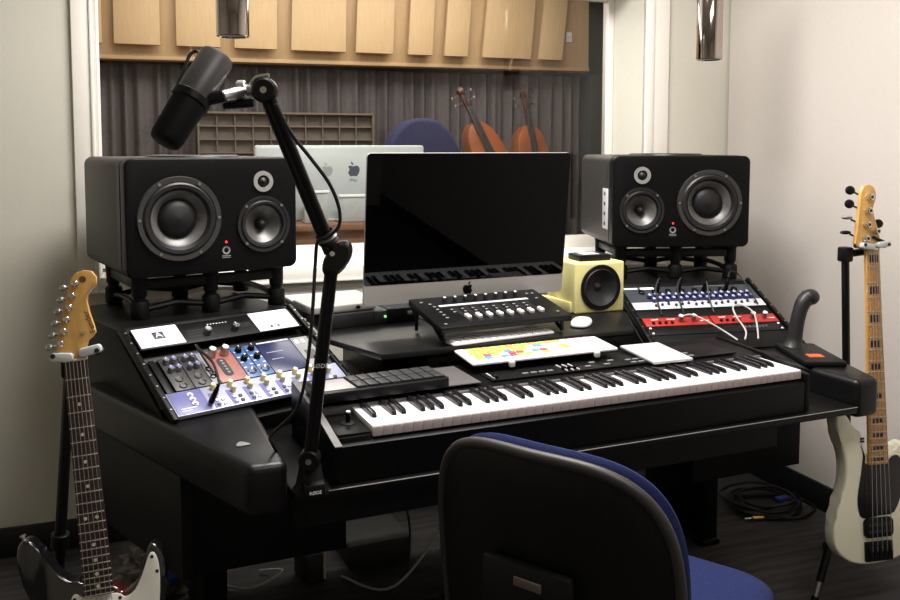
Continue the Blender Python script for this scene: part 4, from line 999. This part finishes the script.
# ------------------------------------------------------------------ task chair
chX = TR(-.206, -.339, 0) @ RZ(.527-pi/2)
ca = thing('task_chair', 'blue upholstered office chair with black back shell in front of the synthesizer', 'chair', X=chX)
MB().pad(.512, .519, .085, 'chairb', e=3.6, fn=lambda x, y: .012*(x/.25)**2-.03*max(0, y/.25)**3, X=TR(0, .056, .488), lo=.6, n=64).build('seat', ca)
MB().pad(.48, .48, .04, 'chairp', e=3.6, X=TR(0, .05, .452), n=48).build('seat_shell', ca)
bend = lambda x, y: .05*(x/.23)**2
Xb = axes((0, -.300, .64), (1, 0, 0), (0, -.107, 1), (0, 1, .107)) @ RZ(pi)
Xb = TR(0, -.300, .64) @ Matrix(((1, 0, 0, 0), (0, -.107, 1, 0), (0, 1, .107, 0), (0, 0, 0, 1)))
MB().pad(.468, .538, .066, 'chairb', e=3.3, fn=lambda x, y: bend(x, y)+.018, X=Xb, lo=.8, n=72).build('backrest', ca)
MB().pad(.470, .534, .038, 'chairp', e=3.3, fn=lambda x, y: bend(x, y)-.018, X=Xb, lo=1, n=72).build('back_shell', ca)
rim = []
for i in range(72):
    a_ = 2*pi*i/72; c_, s_ = math.cos(a_), math.sin(a_); x_ = .233*math.copysign(abs(c_)**(2/3.3), c_); y_ = .265*math.copysign(abs(s_)**(2/3.3), s_)
    rim.append((x_, y_, bend(x_, y_)-.020))
MB().tube(rim, .0105, 'chairlit', 10, 1, closed=True, X=Xb).build('lit_shell_rim', ca, 'grey brown rim drawn for light on the shell edge')  # paler tube drawn in for light on the rounded shell edge
b = MB(); b.tube([(0, -.05, .42), (0, -.26, .42), (0, -.350, .46), (0, -.372, .54), (0, -.365, .62)], .022, 'blk', 12); b.box((0, -.358, .645), (.17, .022, .15), 'chairp', .008); b.build('back_bracket', ca)
MB().box((.008, -.3705, .692), (.052, .004, .015), 'tan', .001).build('maker_label', ca, 'small pale label')
MB().cyl((0, .0, .12), (0, 0, .42), .028, 'blk', n=20).cyl((0, 0, .30), (0, 0, .42), .04, 'blk', n=20).box((0, 0, .415), (.22, .2, .03), 'blk', .008).build('column', ca)
for i in range(5):
    a_ = 2*pi*i/5+.3; c_, s_ = math.cos(a_), math.sin(a_)
    MB().tube([(.02*c_, .02*s_, .12), (.16*c_, .16*s_, .105), (.29*c_, .29*s_, .075)], [.028, .022, .016], 'blk', 10).build('leg', ca)
    MB().cyl((.29*c_-.025*s_, .29*s_+.025*c_, .028), (.29*c_+.025*s_, .29*s_-.025*c_, .028), .028, 'rubber', n=18, ch=.004).cyl((.29*c_, .29*s_, .03), (.29*c_, .29*s_, .08), .008, 'steel', n=10).build('caster', ca)

# ------------------------------------------------------------------ pendants above the monitors
for (x, y, n) in ((-.759, .791, 'left'), (.935, .784, 'right')):
    t = thing('pendant_light', 'chrome cylinder pendant light above the %s studio monitor' % n, 'pendant lamp', (x, y, 1.726), 0, 'chrome pendant lights')
    MB().lathe([(.040, .004), (.0435, 0), (.0465, .002), (.0465, .42), (.044, .425), (.01, .43)], 'pend', 40).lathe([(.0405, .004), (.0405, .08), (1e-5, .081)], 'offw', 40).build('lamp_shade', t)
    MB().cyl((0, 0, .425), (0, 0, CE-1.726), .004, 'blk', n=8).build('cord', t)
    MB().cyl((0, 0, CE-1.726-.02), (0, 0, CE-1.726-.001), .05, 'steel', n=28).build('ceiling_rose', t)

# ------------------------------------------------------------------ floor things
co = thing('coiled_cable', 'coiled black cable with a gold plug on the carpet by the right wall', 'cable', (1.28, .81, 0))
b = MB()
for k in range(7):
    r_ = .095+.02*random.random()+.008*(k % 3); ox, oy = random.uniform(-.03, .03), random.uniform(-.03, .03)
    b.tube([(ox+r_*1.15*math.cos(a), oy+r_*.95*math.sin(a), .010+.007*k+.004*math.sin(3*a+k)) for a in [i*pi/6 for i in range(12)]], .0055, 'cable', 8, 3, closed=True)
b.tube([(.10, -.06, .03), (.02, -.13, .02), (-.06, -.12, .012), (-.10, -.10, .012)], .0055, 'cable'); b.tube([(.1, .05, .03), (.17, .0, .012), (.16, -.10, .010), (.05, -.15, .010), (-.03, -.13, .012)], .0055, 'cable'); b.build('cord', co)
MB().cyl((-.10, -.10, .014), (-.145, -.09, .014), .009, 'brass', ch=.001, n=16).cyl((-.145, -.09, .014), (-.175, -.083, .014), .004, 'steel', n=12).build('plug', co, 'gold plug')
MB().box((.02, -.07, .055), (.06, .025, .02), 'bluep', .006).build('cable_tie', co, 'blue tie')
bx = MB(); bx.box((0, 0, .040), (.22, .20, .078), 'boxb', .006); bx.box((0, -.1005, .066), (.21, .002, .012), 'dgrey', .001); o = bx.build('floor_box'); o.matrix_world = TR(-.27, 1.045, .002) @ RZ(.0); tag(o, 'low black box on the carpet under the desk, left of the chair', 'box')
bk_ = MB(); bk_.box((0, 0, .045), (.06, .10, .088), 'boxb', .005); bk_.box((.035, 0, .045), (.010, .10, .090), 'paper', .003); o = bk_.build('document_bundle'); o.matrix_world = TR(-.515, .96, .002) @ RZ(.2); tag(o, 'dark bundle with a cream edge standing on the carpet under the desk', 'bundle')
ps = MB(); ps.box((0, 0, .02), (.34, .055, .04), 'boxb', .006)
for i in range(6): ps.box((-.13+i*.05, 0, .0405), (.03, .03, .003), 'blkm', .001)
o = ps.build('power_strip'); o.matrix_world = TR(-.20, .60, .002) @ RZ(.12); tag(o, 'black power strip on the carpet in front of the low black box', 'power strip')
bag = MB(); vs = []; fs = []
bg_ = bmesh.new(); bmesh.ops.create_icosphere(bg_, subdivisions=4, radius=1)
for v in bg_.verts:
    n_ = v.co.normalized(); q = 1+.16*math.sin(n_.x*9+n_.y*7)+.12*math.sin(n_.z*13+n_.x*5)+.08*math.sin(n_.y*23); v.co = V((n_.x*.11*q, n_.y*.09*q, max(n_.z*.085*q, -.07)))
bt_ = thing('plastic_bag', 'crumpled clear plastic bag with something blue inside, on carpet beside the sunburst guitar', 'bag', (-.985, 1.05, .072))
bag.bm(bg_, 'bagm'); bag.build('bag', bt_); MB().pad(.13, .10, .05, 'bluep', e=2.4, X=TR(.03, -.06, .02) @ RX(.4)).build('contents', bt_, 'blue wrapped contents')
random.seed(3)
cl = [('thin grey cable looping across the carpet under the middle of the desk', 'cablew', [(-.42, .9, .01), (-.30, .72, .04), (-.12, .66, .30), (-.02, .72, .46), (.10, .80, .30), (.06, .78, .02)]),
      ('black cable hanging below the desk apron left of the chair', 'cable', [(-.22, .9, .6), (-.23, .86, .36), (-.21, .82, .14), (-.30, .70, .012), (-.48, .62, .010)]),
      ('black cable snaking over the carpet near the left pedestal', 'cable', [(-.76, .66, .010), (-.66, .56, .010), (-.52, .62, .010), (-.42, .50, .010), (-.26, .46, .010), (-.12, .50, .010)]),
      ('black cable curling on the carpet behind the chair', 'cable', [(-.05, .95, .010), (.05, .82, .010), (-.02, .72, .010), (.10, .62, .010), (.22, .70, .010)]),
      ('pale cable loop on the carpet beside the cream edged bundle', 'cablew', [(-.78, .98, .012), (-.72, .90, .03), (-.64, .90, .05), (-.60, .98, .03), (-.66, 1.04, .012)])]
for lb, m_, pts in cl: cable('floor_cable', lb, pts, .004, m_, group='cables under the desk')

# ------------------------------------------------------------------ lights
def area(name, loc, rot, size, power, color=(1, .965, .925), sy=None):
    l = bpy.data.lights.new(name, 'AREA'); l.energy = power; l.color = color; l.size = size
    if sy: l.shape = 'RECTANGLE'; l.size_y = sy
    o = bpy.data.objects.new(name, l); col.objects.link(o); o.location = loc; o.rotation_euler = rot; return o
area('ceiling_lamp_a', (-.15, .25, 2.70), (0, 0, 0), 1.2, 92, sy=.6)
area('ceiling_lamp_b', (-.1, -1.5, 2.70), (0, 0, 0), 1.2, 26, sy=.6)
area('sill_fill_lamp', WX @ V((0, .13, 2.11)), (0, 0, 0), 1.4, 9, (1, .98, .96), .2)  # unseen lamp under the window head, added to whiten the sill
area('far_lamp_a', WX @ V((.3, 2.0, 2.9)), (0, 0, 0), 3.0, 72, (1, .96, .92), 1.0)
area('far_lamp_b', WX @ V((.4, .55, 2.6)), (rad(60), 0, TH), 2.4, 14, (1, .95, .90), .5)
wd_ = bpy.data.worlds.new('world'); wd_.use_nodes = True; wd_.node_tree.nodes['Background'].inputs[0].default_value = (.05, .05, .055, 1); wd_.node_tree.nodes['Background'].inputs[1].default_value = .5; sc.world = wd_

# ------------------------------------------------------------------ camera
cam = bpy.data.cameras.new('camera'); co_ = bpy.data.objects.new('camera', cam); col.objects.link(co_)
co_.location = (-1.191, -1.7395, 1.41); co_.rotation_euler = (pi/2-.0758, 0, -.3975)
cam.sensor_width = 36; cam.lens = 863.85/900*36; cam.shift_x = 13.57/900; cam.shift_y = -86.6/900; cam.clip_start = .05
sc.camera = co_
sc.view_settings.view_transform = 'Standard'; sc.view_settings.look = 'None'; sc.view_settings.exposure = 0
